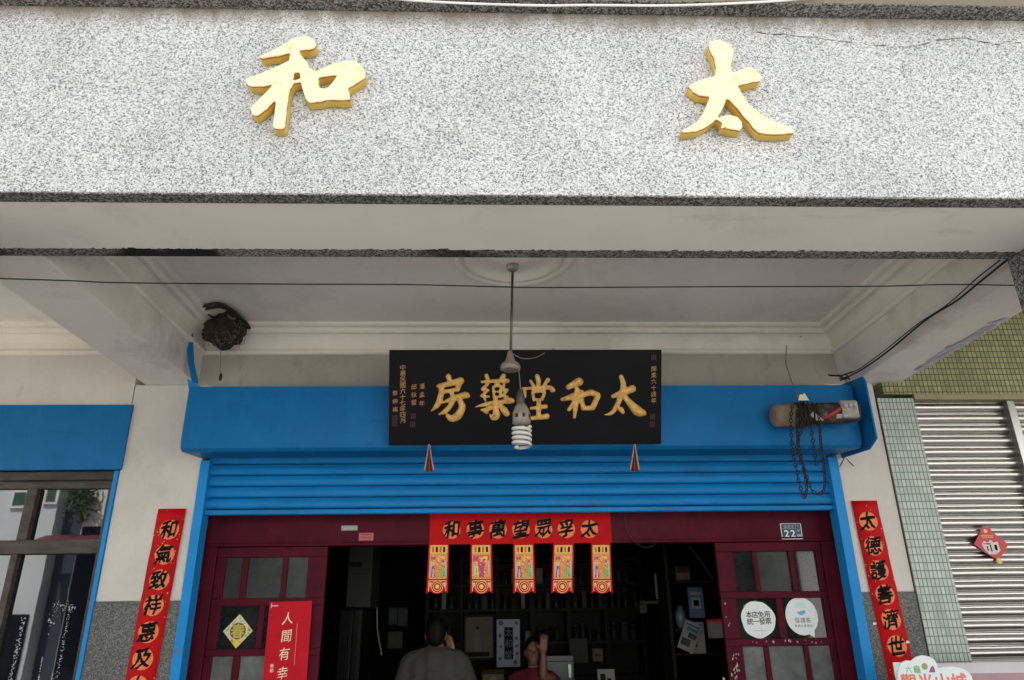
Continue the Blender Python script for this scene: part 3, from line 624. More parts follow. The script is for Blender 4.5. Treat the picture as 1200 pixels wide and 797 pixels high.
def chain(label, path, link=0.030):
    pts = resample([(*p, 0.01) for p in path], 0.3)
    # walk along path placing links
    P = [Vector(p[:3]) for p in pts]; mb = MB(); acc = 0; k = 0
    for a, b in zip(P, P[1:]):
        acc += (b-a).length
        if acc >= link*0.78:
            acc = 0; t = (b-a).normalized(); s = t.cross(Vector((0, 1, 0)))
            if s.length < 0.1: s = t.cross(Vector((1, 0, 0)))
            s.normalize(); o = t.cross(s)
            if k % 2: s = o
            s = (s*math.cos(0.5)+t.cross(s)*math.sin(0.5))
            loop = []
            for j in range(10):
                an = 2*math.pi*j/10; loop.append(b+t*math.cos(an)*link*0.5+s*math.sin(an)*link*0.30)
            n = 5; vs = []; m = len(loop)
            for i in range(m):
                tt = (loop[(i+1) % m]-loop[i-1]).normalized(); a_ = tt.orthogonal().normalized(); b_ = tt.cross(a_)
                vs += [loop[i]+(a_*math.cos(2*math.pi*q/n)+b_*math.sin(2*math.pi*q/n))*0.0042 for q in range(n)]
            mb.add(vs, [[i*n+q, i*n+(q+1) % n, ((i+1) % m)*n+(q+1) % n, ((i+1) % m)*n+q] for i in range(m) for q in range(n)])
            k += 1
    return tag(obj('hand_chain', mb, MT['rust'], smooth=True), label, 'chain', 'rusty hand chains hanging from the shutter motor')
def cp(lst, Y): return [tuple(v[:-1]) for v in catmull([(*W(x, y, Y), 0) for x, y in lst], 10)]
chain('longest rusty chain loop hanging from the motor beside its tan end cap', cp([(929, 472), (927, 490), (928, 520), (933, 550), (939, 575), (943, 583), (945, 570), (941, 545), (935, 515), (934, 480)], YM-0.10))
chain('rusty chain swinging in a wide U below the middle of the shutter motor', cp([(937, 478), (940, 500), (934, 525), (944, 555), (950, 572), (958, 579), (966, 573), (966, 550), (962, 520), (960, 492), (958, 474)], YM-0.115))
chain('short single rusty chain strand ending above the lowest slats', cp([(949, 494), (952, 512), (955, 532), (957, 546)], YM-0.10))
tw = MB()
for a, b in (((938, 470), (937, 497)), ((942, 470), (943, 498)), ((946, 470), (949, 497)), ((951, 471), (955, 495)), ((934, 474), (947, 494)), ((957, 473), (940, 496))):
    p0, p1 = W(*a, YM-0.086), W(*b, YM-0.09); tw.tube([p0, (p0+p1)/2+Vector((0.004, -0.012, 0)), p1], 0.006, 6)
tag(obj('binding_wire', tw, MT['rust'], smooth=True), 'dark tangle of wire wound round the shutter motor', 'wire')

# bent wire stub under housing right end
ws = MB(); ws.tube([W(984, 547, 5.17), W(990, 535, 5.10), W(995, 541, 5.12), W(1000, 546, 5.15)], 0.004, 6)
tag(obj('wire_stub', ws, MT['rust']), 'bent wire stub sticking out under the right end of the blue housing', 'wire')

# ------------------------------------------------------------------ plaque
YPb = 4.765
bl = W(457, 521.5, YPb); br = W(775.5, 521, YPb)
fwd = Vector(RM[2]); dep = fwd.dot((bl+br)/2)
def Wd(x, y): r = ray(x, y); return r*(dep/fwd.dot(r))
c_b = (Wd(457, 521.3)+Wd(775.5, 521.3))/2; c_t = (Wd(456.5, 410)+Wd(777, 410))/2
hw = (Wd(776.5, 465)-Wd(456.7, 465)).length/2; hh = (c_t-c_b).length/2
PF = Frame((c_b+c_t)/2, (1, 0, 0), (c_t-c_b))
def PQ(x, y):      # photo pixel -> plaque coordinates
    r = ray(x, y); o = PF.o+PF.n*0.0; t = PF.n.dot(o)/PF.n.dot(r); p = r*t-PF.o; return p.dot(PF.u), p.dot(PF.v)
Q = thing('name_plaque', 'long black lacquered shop plaque with carved gilt characters leaning out over the shutter', 'sign', (c_b.x, c_b.y, c_b.z))
obj('board', MB().fbox(PF, -hw, hw, -hh, hh, -0.045, 0.0), MT['board'], Q, bevel=0.004)
def strokes(lst, conv, wscale, fr, slab=None, voxel=0.006, flat=0.5, smooth_iter=1, base=0.0):
    """brush strokes: list of strokes, each a list of (x, y, half width) in traced coordinates"""
    mb = MB()
    for s in lst:
        pp = [(*conv(x, y), w*wscale) for x, y, w in s]
        pp = catmull(pp, 6) if len(pp) > 2 else pp
        for u, v, w in resample(pp, 0.35):
            w = max(w, voxel*0.9)
            if slab is None: mb.ell((0, 0, 0), (1, 1, 1), 8, 6); vs = mb.v[-(8*5+2):]; mb.v[-(8*5+2):] = [fr(u+p.x*w, v+p.y*w, base+p.z*max(w*flat, voxel*1.2)) for p in vs]
            else: mb.prism(fr, circle(12, w, u, v), *slab)
    return fuse(mb, voxel, smooth_iter)
def cc(x0, y0, s): return lambda x, y: PQ(x0+x/s, y0+y/s)
kx = cc(450, 400, 6.13); ky = cc(610, 400, 6.13)
wq = (PQ(700, 460)[0]-PQ(600, 460)[0])/100/6.13*1.34
FANG = [[(462, 250, 16), (476, 285, 12)], [(393, 318, 13), (470, 302, 17), (548, 283, 22)], [(545, 290, 16), (528, 345, 14)], [(425, 362, 11), (530, 342, 13)],
        [(415, 325, 15), (405, 400, 18), (383, 455, 16), (340, 497, 4)], [(488, 378, 14), (496, 400, 10)], [(425, 437, 7), (500, 408, 16), (580, 385, 19), (605, 392, 11)],
        [(545, 425, 15), (562, 470, 20), (532, 530, 23), (490, 552, 20), (458, 532, 12)], [(500, 420, 14), (470, 470, 15), (430, 507, 13), (393, 522, 4)]]
YAO = [[(735, 245, 12), (752, 290, 11)], [(858, 246, 14), (825, 290, 10)], [(702, 290, 8), (790, 285, 11), (885, 284, 14)], [(803, 300, 8), (798, 318, 7)], [(783, 328, 8), (790, 402, 8)],
       [(783, 326, 8), (836, 322, 9), (834, 398, 8)], [(790, 362, 6), (832, 360, 6)], [(790, 400, 7), (834, 397, 7)], [(742, 310, 9), (706, 345, 9), (750, 350, 7), (700, 390, 8), (752, 396, 8)], [(722, 412, 7), (728, 422, 7)],
       [(862, 316, 9), (846, 350, 8), (886, 348, 8), (856, 390, 8), (884, 398, 9)], [(660, 470, 5), (735, 450, 12), (830, 436, 13), (905, 426, 18), (928, 430, 10)],
       [(800, 408, 13), (802, 480, 16), (808, 530, 22), (785, 548, 16), (762, 522, 4)], [(778, 468, 10), (745, 488, 14), (700, 492, 7)], [(732, 505, 12), (745, 515, 6)], [(832, 460, 9), (860, 490, 19), (882, 518, 18)]]
TANG = [[(118, 250, 13), (128, 285, 15), (126, 325, 10)], [(72, 285, 9), (98, 328, 9)], [(196, 278, 13), (165, 318, 8)], [(18, 340, 9), (120, 336, 10), (205, 334, 14), (236, 352, 12), (222, 362, 6)], [(28, 342, 11), (36, 402, 5)],
        [(86, 366, 9), (96, 422, 9)], [(86, 366, 9), (166, 360, 11), (156, 416, 10)], [(96, 420, 8), (158, 416, 8)], [(130, 425, 13), (130, 545, 14)], [(78, 482, 10), (180, 470, 14)], [(55, 556, 10), (125, 548, 14), (190, 540, 17)]]
HE = [[(345, 330, 16), (415, 292, 23), (425, 300, 18)], [(300, 418, 11), (375, 398, 19), (435, 368, 16)], [(405, 345, 14), (398, 440, 16), (388, 548, 9)], [(388, 432, 12), (348, 492, 11)], [(404, 425, 10), (425, 440, 8)],
      [(432, 398, 14), (452, 482, 14)], [(432, 396, 13), (500, 372, 18), (552, 388, 18)], [(555, 398, 18), (522, 472, 17)], [(450, 484, 13), (520, 480, 15)]]
TAI = [[(722, 258, 13), (738, 320, 17), (722, 390, 17), (690, 470, 15), (650, 520, 12), (603, 530, 3)], [(665, 398, 12), (730, 374, 20), (802, 345, 22)], [(740, 392, 15), (790, 452, 20), (842, 506, 28), (885, 520, 16)], [(722, 492, 15), (735, 512, 12)]]
for nm, lst, cv in (('character', FANG, kx), ('character', YAO, kx), ('character', TANG, ky), ('character', HE, ky), ('character', TAI, ky)):
    me = shift(strokes(lst, cv, wq, PF, voxel=0.0045, flat=0.75, smooth_iter=1), rootloc(Q))
    obj(nm, me, MT['gilt'], Q, smooth=True, fix=False)
def col(chars, x, y0, y1, size, name='inscription', mat='ins'):
    mb = MB(); n = len(chars)
    for i, c in enumerate(chars):
        u, v = PQ(x, y0+(y1-y0)*i/max(1, n-1)); put(mb, c, PF, u, v, size*PW, 0.0012, 0.004, 0.0, 0.12, 0.012)
    inked(name, mb, MT[mat], Q)
PW = PQ(700, 460)[0]-PQ(699, 460)[0]
col('中華民國六十七年四月', 472, 430, 492, 7.2); col('蔡錦福', 463, 460, 479, 6.2); col('邱秋雲', 485, 453, 471, 6.6); col('潘孟年', 494.5, 452, 472, 6.6); col('開業六十週年', 766, 433, 470, 6.6)
for x, y in ((484.5, 487), (484, 497), (463, 489), (463, 496), (766, 420), (765, 489), (764.5, 498)):
    u, v = PQ(x, y); mb = MB(); s = 3.0*PW
    for i in range(3): mb.fbox(PF, u-s+i*s*0.72, u-s+i*s*0.72+s*0.45, v-s, v+s, 0.0004, 0.0010)
    mb.fbox(PF, u-s, u+s, v+s*0.75, v+s, 0.0002, 0.0012); mb.fbox(PF, u-s, u+s, v-s, v-s*0.75, 0.0002, 0.0012)
    inked('seal', mb, MT['seal'], Q)
# the two red folded holders under the plaque
def holder(x, y0, y1, label):
    top = W(x, y0, YPb-0.035); bot = W(x, y1, YPb+0.0)
    t = thing('plaque_holder', label, 'bracket', bot, 'red tapered wooden holders under the black plaque')
    f = Frame(bot, (1, 0, 0), top-bot); h = (top-bot).length; w = 5.2*PW
    mb = MB()
    for s in (-1, 1):   # two cheeks meeting in a ridge
        mb.add([f(s*0.001, h, .006), f(s*w, 0.012, .006), f(s*w*0.85, 0, 0.006), f(0, 0, -.02), f(0, h, -.006), f(s*0.3*w, 0, -.02)], [(0, 4, 3), (0, 1, 2), (0, 2, 3), (2, 5, 3)])
    obj('cheek', mb, MT['wood_red'], t, fix=False)
    for s in (-1, 1):
        e = MB(); e.tube([f(s*0.003, h+0.004, .008), f(s*w*0.55, h*0.45, .010), f(s*w, 0.012, .008)], [0.003, 0.0045, 0.006], 6); obj('pale_edge', e, MT['wood_pale'], t)
    e = MB(); e.tube([f(0, h*0.62, 0.0), f(0, h*0.3, 0.0), f(0, 0.008, -0.004)], [0.003, 0.008, 0.010], 8); obj('rib', e, MT['wood_red'], t)
holder(503, 521.5, 553, 'red tapered wooden holder under the left end of the black plaque')
holder(743.5, 521.5, 552.5, 'red tapered wooden holder under the right end of the black plaque')

# ------------------------------------------------------------------ big gold characters on the fascia
LT = 0.058; YL = YF-LT
ff = wall(YF)
def fconv(x0, y0, s):
    def f(x, y): p = W(x0+x/s, y0+y/s, YL); return p.x, p.z
    return f
s_ = 1046/210; g2 = fconv(250, 20, s_); g3 = fconv(770, 20, s_)
wl = (W(700, 110, YL).x-W(600, 110, YL).x)/100/s_
wl2 = wl*1.20
HE_BIG = [[(262,232),(300,213),(360,182),(420,150),(470,122),(520,107),(560,112),(588,130),(600,160),(590,178),(560,188),(520,190),(497,188),(470,198),(440,208),(390,222),(330,228),(285,238)],
          [(450,200),(497,186),(508,215),(545,258),(560,295),(520,305),(470,265),(440,240)],
          [(182,360),(230,340),(300,315),(380,280),(450,245),(500,225),(545,262),(560,300),(505,345),(502,318),(466,324),(470,352),(440,372),(380,375),(330,392),(280,405),(220,402),(195,388)],
          [(375,375),(440,362),(470,378),(445,430),(437,470),(427,560),(417,640),(402,652),(355,650),(343,635),(352,580),(362,500),(370,460)],
          [(345,395),(395,372),(388,430),(366,475),(320,525),(275,560),(245,577),(225,562),(214,530),(240,500),(290,450)],
          [(505,330),(560,295),(600,310),(612,350),(620,418),(640,440),(640,490),(560,498),(540,480),(520,420),(508,375)], [(435,374),(500,358),(512,376),(460,386)],
          [(585,316),(650,290),(720,262),(790,248),(830,255),(870,285),(888,325),(730,333),(660,343),(603,350)],
          [(728,330),(888,320),(886,350),(840,380),(785,412),(795,450),(800,480),(760,484),(690,432),(660,418),(698,372)],
          [(545,485),(560,440),(620,412),(665,415),(720,420),(790,440),(798,478),(745,485),(680,480),(620,490),(560,497)]]
TAI_BIG = [[(300,150),(330,132),(375,133),(420,150),(450,190),(445,230),(435,270),(437,320),(440,420),(400,455),(350,450),(335,380),(340,330),(345,290),(330,230),(308,190)],
           [(183,402),(210,380),(270,358),(345,338),(440,322),(490,305),(540,285),(580,305),(612,345),(605,370),(560,378),(480,395),(430,410),(330,450),(300,460),(250,455),(210,435)],
           [(320,440),(400,430),(408,465),(395,510),(370,560),(330,610),(280,645),(220,668),(160,672),(138,664),(180,640),(230,610),(265,565),(290,510)],
           [(412,470),(420,430),(450,400),(478,405),(500,450),(550,520),(620,570),(700,610),(770,635),(805,662),(797,676),(700,682),(640,682),(595,672),(560,640),(510,580),(460,520)],
           [(350,595),(385,575),(425,567),(470,580),(497,610),(500,640),(485,660),(440,655),(400,645),(370,648),(382,622),(370,605)]]
LM = letter_mat(YL)
for lst, cv, lab in ((HE_BIG, g2, 'raised gold character with a square mouth at its right, left one on the fascia'), (TAI_BIG, g3, 'raised gold character with spread legs and a dot between, right one on the fascia')):
    mb = MB()
    for i_, poly in enumerate(lst): mb.prism(ff, [cv(x, y) for x, y in poly], 0.001, LT-0.0004*(i_ % 3))
    me = fuse(mb, 0.005, 2)
    c = Vector((sum(v.co.x for v in me.vertices)/len(me.vertices), YF, min(v.co.z for v in me.vertices)))
    o = obj('wall_character', me, LM, smooth=True, fix=False)
    tag(o, lab, 'sign letter', 'gold characters on the pebble-dash fascia')

# ------------------------------------------------------------------ pendant lamp
pc = WZ(600.5, 306, ZC); Yl = pc.y
tp = W(598.5, 414, Yl)
Lp = thing('pendant_lamp', 'thin rod pendant lamp with a bare spiral energy-saving bulb dangling on a wire', 'lamp', (pc.x, pc.y, ZC))
obj('ceiling_cup', MB().lathe((pc.x, pc.y, ZC-0.075), [(0.008, 0), (0.03, 0.01), (0.04, 0.03), (0.041, 0.045), (0.036, 0.06)], n=20), plain('grey_cup', (0.28, 0.28, 0.25), 0.4, metal=0.4), Lp, smooth=True)
obj('rod', MB().tube([(pc.x, pc.y, ZC-0.07), (tp.x, Yl, tp.z)], 0.0085, 10), MT['brass'], Lp, smooth=True)
hp = W(598, 428, Yl)
obj('lamp_holder', MB().lathe((hp.x, Yl, hp.z-0.035), [(0.02, 0.006), (0.045, 0.0), (0.058, 0.008), (0.061, 0.022), (0.054, 0.04), (0.03, 0.062), (0.022, 0.085), (0.016, 0.11), (0.012, 0.125)], n=28), MT['porcelain'], Lp, smooth=True)
bp = W(611, 488, Yl-0.03)
top = W(609, 438, Yl); sk = W(610.5, 461, Yl-0.03)
obj('flex', MB().tube([tuple(v) for v in catmull([tuple(W(602, 432, Yl)), tuple(W(606.5, 428, Yl)), tuple(W(608.5, 440, Yl-0.02)), tuple(sk)], 6)], 0.003, 6), MT['grey_cable'], Lp)
obj('flex', MB().tube([tuple(v) for v in catmull([tuple(W(600, 414, Yl)), tuple(W(612, 420, Yl+0.05)), tuple(W(628, 419, Yl+0.2)), tuple(W(641, 412, 4.6)), tuple(W(650, 409, 4.68))], 6)], 0.003, 6), MT['grey_cable'], Lp)
bz = bp.z; bx = bp.x; by = Yl-0.03
px1 = W(700, 490, by).x-W(699, 490, by).x
sp = obj('socket', MB().lathe((bx-0.004, by, bz+0.0), [(3.5*px1, 14*px1), (5*px1, 16*px1), (5.2*px1, 24*px1), (3*px1, 30*px1), (1.5*px1, 33*px1)], n=20), plain('dark_socket', (0.05, 0.045, 0.04), 0.5), Lp, smooth=True)
bs = obj('spiral_bulb', MB().lathe((bx, by, bz), [(7*px1, -11*px1), (10.5*px1, -8*px1), (10.8*px1, 2*px1), (8.5*px1, 9*px1), (5*px1, 15*px1)], n=28), MT['porcelain'], Lp, smooth=True)
for kq in range(8):
    a = 2*math.pi*kq/8+.2; e = MB(); cx_, cy_ = bx+10.75*px1*math.cos(a), by+10.75*px1*math.sin(a)
    fq_ = Frame((cx_, cy_, bz-1*px1), (-math.sin(a), math.cos(a), 0), (0, 0, 1)); e.fbox(fq_, -1.6*px1, 1.6*px1, -2.2*px1, 2.4*px1, -0.004, 0.001); obj('vent', e, MT['rust'], bs)
mb = MB(); pts = []
turns = 4.6; z0, z1 = bz-12*px1, bz-37*px1
for i in range(150):
    t = i/149; a = 2*math.pi*turns*t; rr = 9.8*px1*(1 if t < 0.9 else 1-(t-0.9)*4)
    pts.append((bx+rr*math.cos(a), by+rr*math.sin(a), z0+(z1-z0)*t))
mb.tube(pts, 2.05*px1, 8); mb.tube([(bx, by, z0+3*px1), (bx+3*px1, by, z0-4*px1), pts[0]], 1.8*px1, 8)
obj('spiral_tube', mb, MT['bulb'], bs, smooth=True)

# ------------------------------------------------------------------ wires
def cable(name, pts, r, mat, label, cat='cable', n=7, jit=0.0):
    q = catmull([tuple(p) for p in pts], 8)
    return tag(obj(name, MB().tube(q, r, n), mat, smooth=True), label, cat)
Yc = 3.35
cable('overhead_wire', [W(-250, 326, Yc), W(-90, 324, Yc), W(0, 326.5, Yc), W(80, 329, Yc), W(150, 331.5, Yc), W(330, 333, Yc), W(470, 333.5, Yc), W(560, 335.5, Yc), W(640, 337, Yc), W(850, 336, Yc), W(1030, 335.5, Yc), W(1110, 333.5, Yc), W(1200, 334.5, Yc), W(1330, 335, Yc)], 0.0035, MT['cable'], 'thin black wire strung across the whole walkway below the ceiling', 'wire')
cable('white_cable', [W(440, -4, YF-0.095), W(490, 1, YF-0.10), W(560, 4.5, YF-0.10), W(640, 6.5, YF-0.10), W(690, 6, YF-0.10), W(780, 6.5, YF-0.10), W(860, 4, YF-0.10), W(920, 0.5, YF-0.10), W(960, -4, YF-0.095)], 0.0055, MT['white_cable'], 'white cable sagging along the ledge above the gold characters')
Xc = XR-0.006
def WX(x, y, X): r = ray(x, y); return r*(X/r.x)
cable('beam_cable', [WX(1186, 300, Xc), WX(1150, 329, Xc), WX(1120, 353, Xc), WX(1085, 375, Xc), WX(1040, 412, Xc), WX(1010, 433, Xc), WX(985, 446, Xc-0.02)], 0.006, MT['cable'], 'thicker black cable running along the right cross beam down to the motor')
cable('thin_beam_cable', [WX(1172, 305, Xc), WX(1145, 326, Xc), WX(1110, 357, Xc), WX(1075, 380, Xc), WX(1035, 412, Xc), WX(1000, 436, Xc), WX(972, 441, Xc-0.05)], 0.0035, MT['cable'], 'thinner black cable beside the thick one on the right cross beam')
cable('old_wire', [WX(1062, 305, Xc), WX(1030, 337, Xc), WX(1008, 358, Xc), WX(985, 372, Xc), WX(950, 388, Xc), W(938, 395, 5.1)], 0.004, MT['grey_cable'], 'dusty grey wire crossing the cornice above the right end of the shutter', 'wire')
cable('drop_wire', [W(922, 405, 5.17), W(921, 425, 5.1), W(927, 445, 4.95), W(934, 462, 4.72), W(936, 472, 4.65)], 0.004, MT['grey_cable'], 'thin drop wire curving from the cornice down to the motor end cap', 'wire')
cl = MB()
for i in range(4): 
    a = W(random.uniform(965, 990), random.uniform(436, 446), 4.95); b = W(random.uniform(985, 1004), random.uniform(432, 446), 4.85)
    cl.tube([a, (a+b)/2+Vector((random.uniform(-.02, .02), -.02, random.uniform(-.03, .03))), b], 0.006, 5)
tag(obj('cable_bundle', cl, MT['cable'], smooth=True), 'short dark bundle of cables on top of the housing behind the motor', 'cable')

# ------------------------------------------------------------------ bird nest
nc = W(263, 387, 4.98)
Nn = thing('bird_nest', 'ragged brown bird nest stuck in the corner of the ceiling', 'nest', nc)
def ragged(c, r, n, m, amp, seed):
    rnd = random.Random(seed); mb = MB(); mb.ell(c, r, n, m)
    ph = [rnd.random()*6.28 for _ in range(8)]
    for v in mb.v:
        d = (v-c); k = 1+amp*(math.sin(9*d.x/r[0]*.6+ph[0])*math.cos(6*d.z/r[2]*.7+ph[1])+0.7*math.sin(13*d.z/r[2]*.6+ph[2]+5*d.x/r[0])+0.5*math.sin(17*d.x/r[0]+ph[3]))+amp*rnd.uniform(-.6, .6)
        v[:] = (c+d*k)[:]
    return mb
obj('mud_cup', ragged(nc+Vector((0.0, 0, -0.01)), (0.150, 0.13, 0.125), 40, 26, 0.07, 3), MT['nest'], Nn, smooth=True)
mb = MB()
for x0, y0, x1, y1, x2, y2, r in ((240, 362, 268, 361, 292, 384, 0.012), (234, 360, 262, 357, 288, 384, 0.011), (236, 362, 250, 372, 262, 372, 0.008), (239, 369, 246, 377, 252, 380, 0.010), (255, 358, 275, 366, 291, 388, 0.014), (260, 372, 268, 366, 278, 378, 0.014), (278, 372, 288, 378, 293, 386, 0.012), (234, 359, 238, 370, 246, 378, 0.006)):
    mb.tube([tuple(v) for v in catmull([tuple(WZ(x0, y0, ZC-0.012)), tuple(WZ(x1, y1, ZC-0.03)), tuple(WZ(x2, y2, ZC-0.04))], 5)], r, 6)
obj('broken_rim', mb, MT['nest'], Nn, smooth=True)
mb = MB(); rnd = random.Random(5)
for i in range(55):
    a = W(rnd.uniform(242, 288), rnd.uniform(374, 404), 4.86+rnd.random()*.05); d = Vector((rnd.gauss(0, 1), rnd.gauss(0, .5), rnd.gauss(-.4, 1))).normalized()*rnd.uniform(.02, .07)
    mb.tube([a, a+d*.5+Vector((0, 0, rnd.uniform(-.01, .01))), a+d], 0.0016, 4)
obj('straws', mb, MT['straw'], Nn)
mb = MB(); mb.ell(WZ(272, 371, ZC-0.03), (0.035, 0.025, 0.025), 12, 8); obj('mud_lump', mb, plain('dry_mud', (0.20, 0.15, 0.11), 0.95, bs=0.5), Nn, smooth=True)
th = MB(); th.tube([W(258, 408, 4.98), W(258.5, 420, 4.98), W(258, 437, 4.98)], 0.002, 5); ht = thing('hanging_thread', 'short thread with a dark clump dangling below the bird nest', 'thread', W(258, 446, 4.98))
obj('thread', th, MT['grey_cable'], ht); obj('clump', MB().ell(W(258.5, 442, 4.98), (0.012, 0.012, 0.03), 8, 6), MT['nest'], ht)
tag(obj('hook', MB().tube([W(207, 410, 5.0), W(209, 407, 4.99), W(215, 408, 4.97)], 0.004, 5), MT['cable']), 'small black hook on the left cross beam beside the blue strut', 'hook')

# ------------------------------------------------------------------ couplets and banners
def couplet(label, tl, tr, bl_, chars, centres, Yp):
    fr = wall(Yp)
    a, b, c = W(*tl, Yp), W(*tr, Yp), W(*bl_, Yp)
    xl = (a.x+c.x)/2; wd = (b-a).length; zt = a.z; zb = -0.62
    t = thing('spring_couplet', label, 'couplet', (xl+wd/2, Yp, zb), 'red New Year couplets beside the doorway')
    # paper gently rippled
    mb = MB(); nseg = 26; vs = []
    lean = (c.x-a.x)/(c.z-a.z)
    def lx(z): return a.x+lean*(z-zt)
    for i in range(nseg+1):
        z = zt+(zb-zt)*i/nseg
        for u in (0, .5, 1): vs.append((lx(z)+wd*u, Yp-0.0035-0.003*math.sin(i*1.1+u*2)-0.0015*math.sin(i*2.3+u), z))
    mb.add(vs, [[3*i+k, 3*i+k+1, 3*i+k+4, 3*i+k+3] for i in range(nseg) for k in (0, 1)])
    pg = obj('paper', mb, MT['red'], t, smooth=True); pg.modifiers.new('thick', 'SOLIDIFY').thickness = 0.0012
    sk_ = MB()
    for i in range(60): # gold flecks
        u, z = random.uniform(0.03, 0.97)*wd, random.uniform(zb, zt); s = random.uniform(0.0012, 0.003); sk_.fbox(fr, lx(z)+u-s, lx(z)+u+s, z-s, z+s, 0.0088, 0.0094)
    obj('gold_flecks', sk_, MT['gold_print'], t)
    step = None
    for i, ch in enumerate(chars):
        p = W(*centres[i], Yp) if i < len(centres) else None
        if p is None: p = W(*centres[-1], Yp)+(W(*centres[-1], Yp)-W(*centres[-2], Yp))*(i-len(centres)+1)
        inked('character_disc', MB().prism(fr, circle(28, 0.066, p.x, p.z), 0.0085, 0.0092), MT['disc'], t)
        inked('character', put(MB(), ch, fr, p.x-0.004, p.z+0.003, 0.128, 0.0102, 0.028, 0.12, 0.14, 0.026, 0.92), MT['ink'], t)
    return t
couplet('red couplet with seven black characters on the pillar left of the doorway', (186, 596.5), (218.5, 597), (148.5, 790), '和氣致祥惠及人', [(199, 621), (193.5, 650), (187.5, 679.5), (180.5, 709.5), (174.5, 741), (168, 772.5)], YW-0.008)
couplet('red couplet partly behind the cloud sign on the pillar right of the doorway', (997, 587), (1027, 586.5), (1040, 790), '太德護善濟世心', [(1017, 611), (1023, 640), (1029.5, 668.5), (1036.5, 697), (1043.5, 726), (1050.5, 757)], YW-0.008)

YBn = YD-0.045
fbn = wall(YBn)
b0, b1_ = W(504, 603, YBn), W(715, 602, YBn); bz1 = W(600, 637.3, YBn).z
T = thing('door_banner', 'red paper banner over the open doorway with seven black characters and hanging strips', 'banner', ((b0.x+b1_.x)/2, YBn, bz1))
obj('sheet', MB().fbox(fbn, b0.x, b1_.x, bz1, 0.80, 0.004, 0.0052), MT['red'], T)
for x, ch in zip((529.4, 557, 583.6, 610.4, 637, 663.6, 690.6), '和事萬望眾孚太'):
    p = W(x, 620.6-(x-610)*0.006, YBn)
    inked('character_disc', MB().prism(fbn, circle(28, 0.063, p.x, p.z), 0.0055, 0.0062), MT['disc'], T)
    inked('character', put(MB(), ch, fbn, p.x, p.z+0.006, 0.130, 0.0072, 0.028, 0.10, 0.14, 0.026, 0.95), MT['ink'], T)
strips = [((503, 526), (500.5, 524)), ((552, 576), (552, 576.5)), ((602, 625.3), (602.4, 626.5)), ((648.6, 672), (646.6, 670.6)), ((693, 715), (693.6, 717))]
figs = ['mag teal yel ora yel grn'.split(), 'yel grn teal mag pnk ora'.split()]
